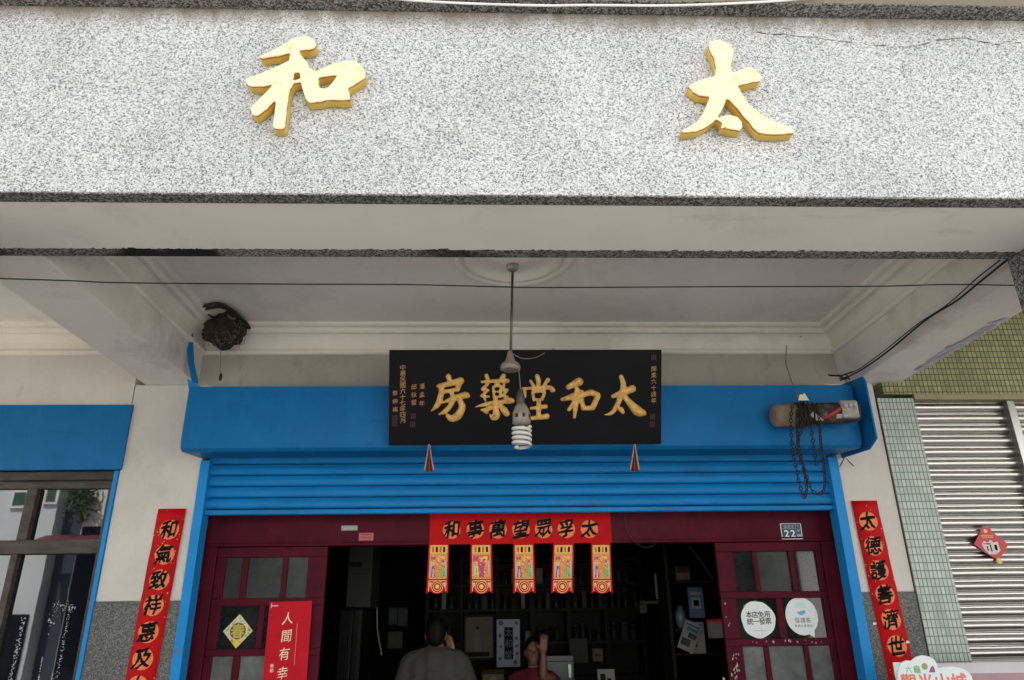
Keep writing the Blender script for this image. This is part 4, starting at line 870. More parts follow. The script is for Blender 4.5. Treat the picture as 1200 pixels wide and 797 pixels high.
for si, ((ta, tb), (ba, bb)) in enumerate(strips):
    A, Bq, Cq = W(ta, 638, YBn), W(tb, 638, YBn), W((ba+bb)/2, 696, YBn)
    wd = Bq.x-A.x; fs = Frame(((A.x+Bq.x)/2, YBn-0.004, A.z), (1, 0, 0), Vector(((A.x+Bq.x)/2, YBn, A.z))-Vector((Cq.x, YBn-0.01, Cq.z)))
    h = (A-Cq).z*1.0
    w2 = wd/2*1.03
    low = -h
    s = obj('hanging_strip', MB().prism(fs, [(-w2, 0.012), (w2, 0.012), (w2*1.05, low), (w2*0.72, low+0.018), (w2*0.45, low+0.006), (0, low), (-w2*0.45, low+0.006), (-w2*0.72, low+0.018), (-w2*1.05, low)], 0.0, 0.0012), MT['red'], T)
    g = MB()
    def bar(u0, u1, v0, v1, d=0.002): g.fbox(fs, u0*w2, u1*w2, v0*h, v1*h, 0.0013, d)
    for v0, v1 in ((-0.02, -0.035), (-0.185, -0.2), (-0.21, -0.222), (-0.685, -0.7), (-0.735, -0.75)): bar(-0.86, 0.86, v1, v0)
    for u in (-0.86, 0.80): bar(u, u+0.06, -0.2, -0.02); bar(u, u+0.06, -0.7, -0.21); bar(u, u+0.06, -0.95, -0.74)
    g.prism(fs, circle(20, w2*0.20, 0, -0.86*h), 0.0013, 0.0026)
    for kk in range(20):
        t0, t1 = 2*math.pi*kk/20, 2*math.pi*(kk+1)/20
        for R1, R2 in ((0.34, 0.40), (0.52, 0.58)):
            g.add([fs(w2*R1*math.cos(t0), -0.86*h+w2*R1*math.sin(t0), .0022), fs(w2*R2*math.cos(t0), -0.86*h+w2*R2*math.sin(t0), .0022), fs(w2*R2*math.cos(t1), -0.86*h+w2*R2*math.sin(t1), .0022), fs(w2*R1*math.cos(t1), -0.86*h+w2*R1*math.sin(t1), .0022)], [(0, 1, 2, 3)])
    obj('gold_ornament', g, MT['gold_print'], s, fix=False)
    c = MB(); mats = [MT[k] for k in ('pnk', 'yel', 'ora', 'mag', 'teal', 'grn', 'hot', 'ink')]
    def pat(kx_, u0, u1, v0, v1, d=0.0024): c.k = kx_; c.fbox(fs, u0*w2, u1*w2, v0*h, v1*h, 0.0013, d)
    pat(1, -0.78, 0.78, -0.18, -0.04, 0.0018); 
    for q in range(4): pat(7 if q % 2 else 6, -0.66+q*0.36, -0.66+q*0.36+0.22, -0.165, -0.055)
    pat(2 if si != 1 else 6, -0.78, 0.78, -0.68, -0.225, 0.0016)
    order = figs[0] if si != 1 else figs[1]
    # three robed shapes: head dot, hat, robe
    ix = {'pnk': 0, 'yel': 1, 'ora': 2, 'mag': 3, 'teal': 4, 'grn': 5}
    for q, (uc, tall, rb_) in enumerate(((-0.46, 0.30, order[0]), (0.02, 0.40, order[3]), (0.48, 0.32, order[5]))):
        c.k = ix[rb_]; vb = -0.67
        c.prism(fs, [((uc-0.24)*w2, vb*h), ((uc+0.24)*w2, vb*h), ((uc+0.16)*w2, (vb+tall*0.75)*h), ((uc-0.16)*w2, (vb+tall*0.75)*h)], 0.0016, 0.0030)
        c.k = ix[order[(q*2+1) % 6]]; c.prism(fs, [((uc-0.07)*w2, vb*h), ((uc+0.07)*w2, vb*h), ((uc+0.04)*w2, (vb+tall*0.6)*h), ((uc-0.04)*w2, (vb+tall*0.6)*h)], 0.0016, 0.0036)
        c.k = 0; c.prism(fs, circle(10, 0.10*w2, uc*w2, (vb+tall*0.75+0.03)*h), 0.0016, 0.0032)
        c.k = ix[order[(q*2+2) % 6]]; c.prism(fs, [((uc-0.15)*w2, (vb+tall*.75+.055)*h), ((uc+0.15)*w2, (vb+tall*.75+.055)*h), ((uc+0.06)*w2, (vb+tall*.75+.10)*h), ((uc-0.06)*w2, (vb+tall*.75+.10)*h)], 0.0016, 0.0034)
    rnd2 = random.Random(40+(si == 1))
    for q in range(70):
        uu, vv = rnd2.uniform(-.74, .66), rnd2.uniform(-.665, -.25); c.k = rnd2.choice([0, 1, 1, 1, 2, 3, 4, 5, 6, 6, 6, 7]); a_, b_ = rnd2.uniform(.04, .12), rnd2.uniform(.008, .03)
        c.fbox(fs, uu*w2, (uu+a_)*w2, vv*h, (vv+b_)*h, 0.0016, 0.0038+q*1e-5)
    pat(3, -0.7, -0.3, -0.32, -0.25); pat(4, -0.75, -0.62, -0.66, -0.36); pat(4, 0.64, 0.76, -0.66, -0.34); pat(1, 0.1, 0.6, -0.30, -0.25)
    c.k = 0; c.prism(fs, [(-0.8*w2, -0.78*h), (-0.55*w2, -0.78*h), (-0.72*w2, -0.9*h)], 0.0013, 0.0022); c.prism(fs, [(0.8*w2, -0.78*h), (0.72*w2, -0.9*h), (0.55*w2, -0.78*h)], 0.0013, 0.0022)
    obj('printed_figures', c, mats, s, fix=False)

# poster on the left leaf
fpo = wall(YD-0.034)
YP = YD-0.034
A, Bq, Cq = W(316.2, 705.5, YP), W(366, 704, YP), W(307.7, 797, YP)
T = thing('door_poster', 'glossy red poster with gold characters hung on the left door leaf', 'poster', (A.x+0.15, YP, -0.75))
fpo = Frame(A, (1, 0, (Bq.z-A.z)/(Bq.x-A.x)), (A.x-Cq.x, 0, A.z-Cq.z)); wd = (Bq-A).length
obj('sheet', MB().fbox(fpo, 0, wd, -0.95, 0, -0.0007, 0.0007), MT['poster_red'], T)
pw = W(340, 740, YP).x-W(339, 740, YP).x
def fp(x, y):
    p = W(x, y, YP)-A; return p.dot(fpo.u), p.dot(fpo.v)
for ch, x, y in (('人', 337.3, 724.5), ('間', 336.3, 745.5), ('有', 333.5, 766.5), ('幸', 331.5, 789)):
    u, v = fp(x, y); inked('character', put(MB(), ch, fpo, u, v, 14.5*pw, 0.0014, 0.006, 0.05, 0.10, 0.014, 0.92), MT['cream'], T)
mb = MB(); (u0, v0), (u1, v1) = fp(348.2, 731), fp(345, 780)
mb.add([fpo(u0, v0, .0014), fpo(u0+.004, v0, .0014), fpo(u1+.003, v1, .0014), fpo(u1, v1, .0014)], [(0, 1, 2, 3)]); inked('rule', mb, plain('faint_gold', (0.70, 0.22, 0.12), .5), T)
mb = MB(); line_text(mb, '春節', fpo, *fp(319, 783), 4.5*pw, 5*pw, 0.0014, 0.01, True); inked('small_print', mb, MT['cream'], T)
mb = MB(); mb.fbox(fpo, 0.012, 0.017, -0.04, -0.008, .0009, .0014)
mb.fbox(fpo, 0.010, 0.06, -0.030, -0.022, .0009, .0014); inked('small_print', mb, MT['pnk'], T)

# diamond sticker on the left leaf glass
YS = YD+0.008; fst = wall(YS)
c = W(278.8, 739.6, YS); pw = W(280, 740, YS).x-W(279, 740, YS).x
T = thing('diamond_sticker', 'small diamond spring sticker with a green character on a red disc, on left door glass', 'sticker', c)
r = 17.5*pw; rv = 19*pw
obj('base', MB().prism(fst, [(c.x-r, c.z), (c.x, c.z-rv), (c.x+r, c.z), (c.x, c.z+rv)], -0.0005, 0.0005), plain('sticker_cream', (0.62, 0.60, 0.42), 0.4, var=0.35, scale=70), T)
mb = MB(); mb.prism(fst, [(c.x-r*.42, c.z-rv*.58), (c.x, c.z-rv), (c.x+r*.42, c.z-rv*.58), (c.x, c.z-rv*0.5)], .0006, .0010)
for q in range(10):
    t = random.random(); sx_, sy_ = random.choice([(1, 1), (-1, 1), (1, -1), (-1, -1)]); mb.prism(fst, circle(7, 1.4*pw, c.x+sx_*r*.86*t, c.z+sy_*rv*.86*(1-t)), .0006, .0010)
inked('border_print', mb, MT['yel'], T)
mb = MB()
for q in range(14):
    t = random.random(); sx_, sy_ = random.choice([(1, 1), (-1, 1), (1, -1), (-1, -1)]); mb.prism(fst, circle(6, 1.1*pw, c.x+sx_*r*.8*t, c.z+sy_*rv*.8*(1-t)), .0006, .0011)
inked('border_print', mb, MT['green_print'], T)
inked('disc', MB().prism(fst, circle(26, 9.3*pw, c.x, c.z), .0008, .0012), MT['label_red'], T)
inked('character', put(MB(), '春', fst, c.x, c.z, 16.5*pw, .0018, 0.02), plain('lime_print', (0.42, 0.50, 0.06), .5), T)

# round stickers on the right leaf glass
c = W(888.5, 726, YS); pw = W(889, 726, YS).x-W(888, 726, YS).x
T = thing('tax_sticker', 'worn white round sticker with two rows of black characters on the right door', 'sticker', c)
obj('base', MB().prism(fst, circle(40, 20*pw, c.x, c.z, 0.022), -0.0005, 0.0006), MT['white'], T)
obj('torn_backing', MB().prism(fst, [(c.x-14*pw, c.z+10*pw), (c.x-16*pw, c.z+15*pw), (c.x-9*pw, c.z+19*pw), (c.x+2*pw, c.z+21.5*pw), (c.x-6*pw, c.z+14*pw)], -0.0006, 0.0003), plain('torn_backing', (0.16, 0.14, 0.11), .8), T)
mb = MB(); line_text(mb, '本店免用', fst, c.x+0.3*pw, c.z+5.4*pw, 7.6*pw, 7.1*pw, .0010, 0.012); inked('text_row', mb, MT['ink'], T)
mb = MB(); line_text(mb, '統一發票', fst, c.x+0.8*pw, c.z-2.0*pw, 7.6*pw, 7.1*pw, .0010, 0.012); inked('text_row', mb, MT['ink'], T)
mb = MB(); mb.fbox(fst, c.x-7*pw, c.x+9*pw, c.z-12.4*pw, c.z-11.9*pw, .0007, .0010); mb.fbox(fst, c.x+2.4*pw, c.x+2.8*pw, c.z-17*pw, c.z-8*pw, .0007, .0010)
inked('crease', mb, plain('crease_grey', (0.34, 0.34, 0.34), .7), T)
c = W(939.5, 722, YS)
T = thing('speech_sticker', 'pale blue speech-bubble sticker with a tail on the right door glass', 'sticker', c)
pts = circle(44, 19*pw, c.x, c.z); pts = [(u, c.z+(v-c.z)*1.09) for u, v in pts]
obj('bubble', MB().prism(fst, pts, -0.0005, 0.0006), MT['white'], T)
obj('tail', MB().prism(fst, [(c.x+5*pw, c.z-19*pw), (c.x+12.5*pw, c.z-16*pw), (c.x+11.5*pw, c.z-23.5*pw)], -0.0004, 0.0005), MT['white'], T)
inked('smile_mark', MB().prism(fst, [(c.x-5*pw, c.z+4.5*pw), (c.x+5*pw, c.z+6.5*pw), (c.x+4.5*pw, c.z+3*pw), (c.x+1*pw, c.z+1*pw), (c.x-3*pw, c.z+1.2*pw)], .0007, .0010), MT['sky_blue'], T)
mb = MB()
for kk in range(9): mb.fbox(fst, c.x-7*pw, c.x+7*pw, c.z+(9+kk*0.7)*pw, c.z+(9.35+kk*0.7)*pw, .0007, .0010)
inked('faint_print', mb, MT['pale_blue'], T)
mb = MB(); line_text(mb, '𠊎講客', fst, c.x+0.5*pw, c.z-4.5*pw, 6.2*pw, 6.6*pw, .0010, 0.008); inked('text_row', mb, MT['print'], T)
mb = MB(); line_text(mb, '客語友善環境', fst, c.x+0.5*pw, c.z-10.5*pw, 3.1*pw, 3.5*pw, .0010, 0.006); inked('text_row', mb, MT['print'], T)

# number plate and labels on the lintel
YN = YD-0.033; fn = wall(YN)
c = W(927, 622.7, YN); pw = W(928, 622, YN).x-W(927, 622, YN).x
T = thing('number_plate', 'small navy house number plate reading 22 on the maroon lintel', 'number plate', c)
obj('plate', MB().fbox(fn, c.x-12*pw, c.x+12.5*pw, c.z-9*pw, c.z+9*pw, 0, 0.004), MT['white'], T, bevel=0.002)
obj('field', MB().fbox(fn, c.x-11*pw, c.x+11.5*pw, c.z-8.2*pw, c.z+8.2*pw, 0.0041, 0.005), MT['plate_blue'], T)
mb = MB(); line_text(mb, '22', fn, c.x-2.2*pw, c.z-2.6*pw, 11*pw, 7.2*pw, .0056, 0.02, sx=1.1); inked('number', mb, MT['sign_white'], T)
mb = MB(); line_text(mb, '福德街', fn, c.x-2.2*pw, c.z+5.2*pw, 4.0*pw, 4.4*pw, .0056, 0.0); line_text(mb, '六龜', fn, c.x+8.6*pw, c.z+3.4*pw, 3.6*pw, 4.2*pw, .0056, 0.0, True); inked('text_row', mb, plain('plate_text', (.42, .45, .47), .5), T)
mb = MB(); mb.fbox(fn, c.x-11*pw, c.x+5.6*pw, c.z+2.6*pw, c.z+3.1*pw, .0051, .0056); mb.fbox(fn, c.x+5.4*pw, c.x+5.9*pw, c.z-3*pw, c.z+8.2*pw, .0051, .0056); inked('rule', mb, plain('plate_rule', (.3, .33, .36), .5), T)
inked('registration_sticker', MB().fbox(fn, c.x+6*pw, c.x+11.6*pw, c.z-8.3*pw, c.z-3.2*pw, .0051, .0058), MT['plate_mid'], T)
c = W(409.5, 618.7, YN); tag(obj('paper_label', MB().fbox(fn, c.x-9*pw, c.x+9*pw, c.z-2.8*pw, c.z+2.6*pw, 0, 0.001), plain('grey_label', (0.34, 0.34, 0.34), .6, var=.2, scale=60)), 'small grey paper strip pasted on the maroon lintel', 'label')
c = W(429, 630, YN); T = thing('pink_label', 'small pink and red square label pasted on the maroon lintel', 'label', c)
obj('base', MB().fbox(fn, c.x-8.2*pw, c.x+8.2*pw, c.z-5.2*pw, c.z+5.2*pw, 0, 0.001), plain('pink_label_paper', (0.40, 0.12, 0.12), .6), T)
mb = MB()
for a in (-3.6, 0.0, 3.6): mb.fbox(fn, c.x-6*pw, c.x+6*pw, c.z+(a-0.7)*pw, c.z+(a+0.7)*pw, .0011, .0015)
inked('print', mb, MT['label_red'], T)
cable('loose_wire', [W(731, 605, YD-0.06), W(735, 622, YD-0.05), W(745, 636, YD-0.05), W(757, 642, YD-0.05), W(769, 637, YD-0.045)], 0.0028, MT['cable'], 'loose dark wire looping over the lintel right of the red banner', 'wire')

# ------------------------------------------------------------------ left shop
Ls = thing('neighbour_shop', 'left neighbouring shop front with dark weathered timber window under a blue panel', 'building', (-4.5, YW, ZFL))
obj('signboard', MB().box(-6.99, -2.597, YW-0.022, YW+0.02, 1.047, 1.523), MT['blue'], Ls, bevel=0.004)
obj('edge_trim', MB().box(-2.645, -2.616, YW-0.012, YW+0.1, ZFL, 1.04), MT['blue_light'], Ls, bevel=0.002)
obj('head_batten', MB().box(-6.99, -2.646, YW+0.03, YW+0.2, 0.985, 1.044), MT['old_wood'], Ls, bevel=0.004)
YG = 5.30
fgz = wall(YG)
def LX(x, y): return W(x, y, YW+0.06).x
def LZ(x, y): return W(x, y, YW+0.06).z
ztr = (LZ(60, 649), LZ(60, 633)); xm = (LX(24, 612), LX(36, 612)); xm2 = (LX(4, 690), LX(12, 690))
wf = MB()
wf.box(-6.99, -2.646, YW+0.05, YW+0.15, ztr[0], ztr[1])
wf.box(-6.99, -2.646, YW+0.07, YW+0.15, 0.93, 0.984)
wf.box(xm[0], xm[1], YW+0.052, YW+0.149, ztr[1], 0.93)
wf.box(xm2[0], xm2[1], YW+0.052, YW+0.149, ZFL, ztr[0])
wf.box(-2.70, -2.646, YW+0.06, YW+0.148, ZFL, 0.93)
for x in (-4.1, -4.95, -5.9, -6.9): wf.box(x, x+0.075, YW+0.052, YW+0.149, ZFL, 0.93)
win = obj('window', wf, MT['old_wood'], Ls, bevel=0.004)
for a, b in ((xm[1], -2.70), (-4.1+0.075, xm[0])): obj('pane', MB().fbox(fgz, a-.01, b+.01, ztr[1]-.01, 0.94, -0.006, 0), MT['win_glass'], win)
for a, b in ((xm2[1], -2.70), (-4.1+0.075, xm2[0])): obj('pane', MB().fbox(fgz, a-.01, b+.01, ZFL, ztr[0]+.01, -0.006, 0), MT['win_glass'], win)
for a, b in ((-4.95, -4.1), (-5.9, -4.95), (-6.9, -5.9)): obj('pane', MB().fbox(fgz, a+.065, b+.01, ZFL, 0.94, -0.006, 0), MT['win_glass'], win)
# dried glue marks where a notice was taped
gm = MB(); rnd = random.Random(11)
def dab(x, y, s):
    p = W(x, y, YG); gm.add([fgz(p.x+s*rnd.uniform(.3, 1)*math.cos(t), p.z+s*rnd.uniform(.3, 1)*math.sin(t), 0.0008+rnd.random()*.0006) for t in (0, 1.2, 2.4, 3.6, 4.8)], [[0, 1, 2, 3, 4]])
for i in range(150): t = rnd.random(); dab(29-17*t+rnd.gauss(0, 1.3), 722+75*t, rnd.uniform(.002, .007))
for i in range(110): t = rnd.random(); dab(83-17*t+rnd.gauss(0, 1.0), 708+89*t, rnd.uniform(.002, .006))
for i in range(50): dab(rnd.uniform(62, 88), 711+rnd.gauss(0, 3), rnd.uniform(.002, .006))
for i in range(16): dab(rnd.gauss(59, 2), rnd.gauss(730, 5), rnd.uniform(.003, .008))
for i in range(30): t = rnd.random(); dab(50-5*t, 770+27*t, rnd.uniform(.004, .008))
inked('glue_marks', gm, plain('dried_glue', (0.42, 0.44, 0.46), .8, var=.2), win)
obj('dark_room', MB().box(-7.0, -2.71, 5.6, 5.7, ZFL, 1.5), MT['dark_wall'], Ls)

# ------------------------------------------------------------------ right neighbour
Rn = thing('tiled_shophouse', 'right neighbouring building faced with pale green and olive mosaic tiles', 'building', (4.5, YW, ZFL))
obj('tile_pillar', MB().box(2.962, 3.244, YW-0.012, 5.6, ZFL, 1.556), MT['green_tile'], Rn)
obj('tile_band', MB().box(3.02, 7.0, YW-0.02, 5.6, 1.585, 2.6), MT['olive_tile'], Rn)
obj('band_lip', MB().box(3.245, 7.0, YW-0.03, 5.6, 1.54, 1.584), MT['lip'], Rn, bevel=0.004)
obj('tile_pillar', MB().box(5.6, 7.0, YW-0.012, 5.6, ZFL, 1.539), MT['green_tile'], Rn)
obj('front_band', MB().box(3.202, 7.0, YF+0.05, 3.1, 1.95, 6.4), MT['olive_tile'], Rn)
obj('walkway_ceiling', MB().box(3.202, 7.0, 3.101, 5.179, 2.45, 2.6), MT['ceiling'], Rn)
obj('side_wall', MB().box(6.8, 7.0, 5.61, 9.3, ZFL, 2.6), MT['pillar'], Rn)
SS = thing('steel_shutter', 'closed stainless steel roller shutter with bright horizontal ribs right of the tiled pillar', 'roller shutter', (4.0, YW, ZFL))
xg = W(1180, 476, YW).x
def steel_curtain(x0, x1):
    m = MB(); z = ZFL+0.01; pit = 0.0868; nx = 14; rows = []; rnd_ = random.Random(int(x0*100))
    while z < 1.56:
        tilt, dep_ = rnd_.gauss(0, 0.0009), rnd_.gauss(0, 0.0006); ph1, ph2 = rnd_.random()*6, rnd_.random()*6
        for t, dy in ((0.0, 0.016), (0.05, 0.004), (0.10, -0.006), (0.2, -0.016), (0.34, -0.023), (0.5, -0.025), (0.62, -0.022), (0.72, -0.014), (0.78, -0.004), (0.82, -0.002), (0.88, -0.006), (0.94, -0.002), (0.97, 0.012)):
            rows.append([(x0+(x1-x0)*k/nx, 5.262+dy+dep_+tilt*(t-.5)*2+0.0003*math.sin(k*0.9+ph1)+0.00015*math.sin(k*2.1+ph2), z+t*pit+0.0005*math.sin(k*.6+ph2)) for k in range(nx+1)])
        z += pit
    n_ = nx+1; fl = [p for r in rows for p in r]; R_ = len(rows)
    m.add(fl, [[i*n_+k, i*n_+k+1, (i+1)*n_+k+1, (i+1)*n_+k] for i in range(R_-1) for k in range(nx)])
    m.add([(x, y+.005, zz) for x, y, zz in fl], [[i*n_+k, (i+1)*n_+k, (i+1)*n_+k+1, i*n_+k+1] for i in range(R_-1) for k in range(nx)]); return m
cu = obj('curtain', steel_curtain(3.246, xg+0.01), MT['steel'], SS, smooth=True, fix=False)
obj('guide_post', MB().box(xg, xg+0.045, YW-0.01, 5.32, ZFL, 1.538), MT['steel'], SS, bevel=0.006)
obj('guide_post', MB().box(xg+0.05, xg+0.075, YW+0.01, 5.32, ZFL, 1.538), MT['steel'], SS, bevel=0.004)
obj('curtain', steel_curtain(xg+0.076, 5.6), MT['steel'], SS, smooth=True, fix=False)
# red diamond ornament on the steel shutter
YO = 5.225; fo = wall(YO); c = W(1161.5, 638, YO); pw = W(1162, 638, YO).x-W(1161, 638, YO).x
T = thing('diamond_ornament', 'red diamond New Year ornament with a gold knot stuck on the steel shutter', 'ornament', c)
obj('diamond', MB().prism(fo, [(c.x-20*pw, c.z+0.5*pw), (c.x-8*pw, c.z-10*pw), (c.x+3*pw, c.z-17*pw), (c.x+12*pw, c.z-10*pw), (c.x+20*pw, c.z), (c.x+6*pw, c.z+13*pw), (c.x+2*pw, c.z+19*pw), (c.x-6*pw, c.z+19*pw), (c.x-10*pw, c.z+13*pw)], -0.004, 0.001), plain('ornament_red', (.48, .012, .025), .4, var=.25, scale=40), T)
mb = MB(); mb.fbox(fo, c.x-10*pw, c.x+5*pw, c.z+9.5*pw, c.z+10.3*pw, .0012, .002); mb.fbox(fo, c.x-9*pw, c.x+4*pw, c.z+7.2*pw, c.z+8*pw, .0012, .002)
for a in range(6): mb.fbox(fo, c.x+(-9+a*2.4)*pw, c.x+(-8.2+a*2.4)*pw, c.z+7.2*pw, c.z+10.3*pw, .0012, .002)
mb.prism(fo, circle(10, 2.2*pw, c.x-3*pw, c.z+15*pw), .0012, .002); inked('gold_print', mb, MT['gold_print'], T)
mb = MB(); mb.prism(fo, [(c.x-11*pw, c.z), (c.x-8*pw, c.z+4*pw), (c.x-3*pw, c.z+2*pw), (c.x, c.z+5*pw), (c.x+3*pw, c.z+2*pw), (c.x+8*pw, c.z+3*pw), (c.x+9*pw, c.z-7*pw), (c.x+3*pw, c.z-11*pw), (c.x-5*pw, c.z-11*pw), (c.x-9*pw, c.z-6*pw)], .0012, .002); inked('pale_patch', mb, plain('ornament_pale', (.58, .50, .50), .4, var=.3, scale=60), T)
mb = MB(); mb.fbox(fo, c.x+3*pw, c.x+6*pw, c.z-6.5*pw, c.z-.5*pw, .0021, .0028); mb.fbox(fo, c.x-6*pw, c.x-4.6*pw, c.z-7*pw, c.z-2*pw, .0021, .0028); mb.fbox(fo, c.x-2*pw, c.x-.6*pw, c.z-8*pw, c.z-.2*pw, .0021, .0028); mb.fbox(fo, c.x-9*pw, c.x-1*pw, c.z+.2*pw, c.z+1.1*pw, .0021, .0028); inked('dark_print', mb, MT['ink'], T)
mb = MB(); mb.ell((c.x+4*pw, YO-0.006, c.z-18.5*pw), (3.6*pw, .006, 3.6*pw), 12, 8); obj('gold_bead', mb, MT['gold_print'], T, smooth=True)

# boards in front of the right neighbour
YZ = 4.85; fz = wall(YZ)
A = W(1048, 777, YZ); zt_ = W(1160, 776.5, YZ).z; zm = W(1160, 789, YZ).z
T = thing('low_board', 'low lilac and mauve board standing in front of the steel shutter', 'board', (3.3, YZ, ZFL))
obj('upper_panel', MB().fbox(fz, A.x+0.03, 4.6, zm, zt_, -0.03, 0.0), MT['lilac'], T)
obj('lower_panel', MB().fbox(fz, A.x+0.03, 4.6, ZFL+0.3, zm-0.0005, -0.03, 0.0), MT['mauve'], T)
for x in (A.x+0.2, 4.4): obj('leg', MB().fbox(fz, x-.02, x+.02, ZFL, ZFL+.2995, -.03, -.002), MT['steel_dark'], T)
YQ = 4.70; fq = wall(YQ); pw = W(1100, 780, YQ).x-W(1099, 780, YQ).x
def q2(x, y): p = W(x, y, YQ); return p.x, p.z
T = thing('cloud_sign', 'white cloud-shaped sign board with green and pink lettering at the lower right', 'sign', (q2(1095, 790)[0], YQ, ZFL))
ol = [(1052, 797), (1053, 786), (1056, 777), (1062, 774), (1068, 774.5), (1073, 770), (1081, 767.8), (1089, 769.5), (1095, 773), (1098.5, 779), (1099.5, 783), (1106, 781.5), (1115, 781), (1125, 782.5), (1133, 786), (1138, 791), (1140.5, 798)]
ol = [q2(x, y) for x, y in ol]; x0q, x1q = ol[0][0], ol[-1][0]
ol = ol+[(x1q, -0.95), (x0q, -0.95)]
obj('panel', MB().prism(fq, ol, -0.012, 0.0), MT['sign_white'], T)
a0, a1 = q2(1047.5, 776.5), q2(1066, 797)
obj('back_card', MB().fbox(fq, a0[0], a1[0]+0.1, -0.95, a0[1], -0.016, -0.0125), plain('card_pale', (.62, .72, .70), .5), T)
mb = MB(); put(mb, '六', fq, *q2(1064.5, 784.5), 7.5*pw, .001, .012); put(mb, '龜', fq, *q2(1074.5, 784.3), 9*pw, .001, .02); inked('text_row', mb, MT['green_print'], T)
mb = MB(); mb.prism(fq, circle(14, 3.6*pw, *q2(1083.5, 781)), .0004, .001); inked('printed_shape', mb, plain('khaki_print', (.36, .33, .17), .5), T)
mb = MB(); mb.prism(fq, [q2(1088.5, 788), q2(1091, 781.5), q2(1093, 780), q2(1095, 783), q2(1096, 788)], .0004, .001); inked('printed_shape', mb, MT['purple_print'], T)
mb = MB(); line_text(mb, '觀光山城', fq, *q2(1095, 799.5), 19*pw, 19.5*pw, .001, .03); inked('text_row', mb, MT['pink_print'], T)
obj('post', MB().fbox(fq, (x0q+x1q)/2-.03, (x0q+x1q)/2+.03, ZFL, -0.951, -0.012, 0), MT['steel_dark'], T)
obj('foot', MB().box((x0q+x1q)/2-.2, (x0q+x1q)/2+.2, YQ-.15, YQ+.15, ZFL, ZFL+.02), MT['steel_dark'], T)
# small torn tape bits on the couplet edge are part of nothing else
for x, y in ((1024.5, 731), (1063.5, 752.5)):
    p = W(x, y, YW-0.02); tag(obj('torn_tape', MB().prism(Frame(p, (1, 0, .3), (-.3, 0, 1)), [(-.012, -.005), (.010, -.008), (.013, .004), (-.004, .010)], 0, .004), MT['white']), 'scrap of white tape at the %s edge of the right couplet' % ('left' if x < 1040 else 'right'), 'tape')

# ------------------------------------------------------------------ people and goods inside
def body(chains, voxel=0.009, it=3):
    mb = MB()
    for c in chains:
        if c[0] == 'e': mb.ell(Vector(c[1]), c[2], 16, 12, c[3] if len(c) > 3 else None); continue
        pts = catmull([tuple(p) for p in c], 4) if len(c) > 2 else [tuple(p) for p in c]
        for p in resample(pts, 0.5): mb.ell(Vector(p[:3]), (p[3],)*3, 10, 8)
    return fuse(mb, voxel, it)
def person(label, base, head, parts, shirt, hair, sm, mats, extra=None):
    t = thing('person', label, 'person', base)
    b = obj('body', shift(body(parts, 0.0065, 2), Vector(base)), MT['skin'], t, smooth=True, fix=False)
    obj('shirt', shift(body(shirt, 0.010, 3), Vector(base)), mats[0], t, smooth=True, fix=False)
    obj('hair', shift(body(hair, 0.009, 2), Vector(base)), MT['hair'], t, smooth=True, fix=False)
    if extra: obj('trousers', shift(body(extra, 0.012, 2), Vector(base)), MT['trousers'], t, smooth=True, fix=False)
    return t
# man seen from behind, right hand at his ear
h = W(511, 742, 6.15); gx_, gy_, hz_ = h.x, 6.15, h.z       # head centre
zf = ZFL; sh = hz_-0.235
def hand(o, d, up, side, curl=0.5, sgn=1):
    """palm + five fingers; o wrist, d direction of the hand, up = back of hand, side = towards the thumb"""
    o, d, up, side = Vector(o), Vector(d).normalized(), Vector(up).normalized(), Vector(side).normalized()
    ch = []
    for s in (-0.026, -0.009, 0.009, 0.026): ch.append([(*(o+side*s*0.6), 0.017), (*(o+d*0.045+side*s), 0.0145), (*(o+d*0.088+side*s), 0.0125)])
    for s, L in ((-0.029, 0.058), (-0.010, 0.072), (0.010, 0.078), (0.029, 0.068)):
        b0 = o+d*0.088+side*s; d1 = (d-up*curl*0.6).normalized(); d2 = (d-up*curl*1.6).normalized(); p1 = b0+d1*L*0.45; p2 = p1+d2*L*0.32; p3 = p2+(d2-up*curl).normalized()*L*0.25
        ch.append([(*b0, 0.0095), (*p1, 0.0088), (*p2, 0.008), (*p3, 0.0065)])
    b0 = o+d*0.028+side*0.028; p1 = b0+(d*0.6+side*0.8)*0.036; p2 = p1+(d*0.85+side*0.45-up*0.3)*0.032
    ch.append([(*b0, 0.014), (*p1, 0.0105), (*p2, 0.0085)])
    return ch
X, Y = gx_, gy_
hd = Vector((X, Y, hz_))
wr = Vector((X+0.125, Y+0.03, hz_-0.165))
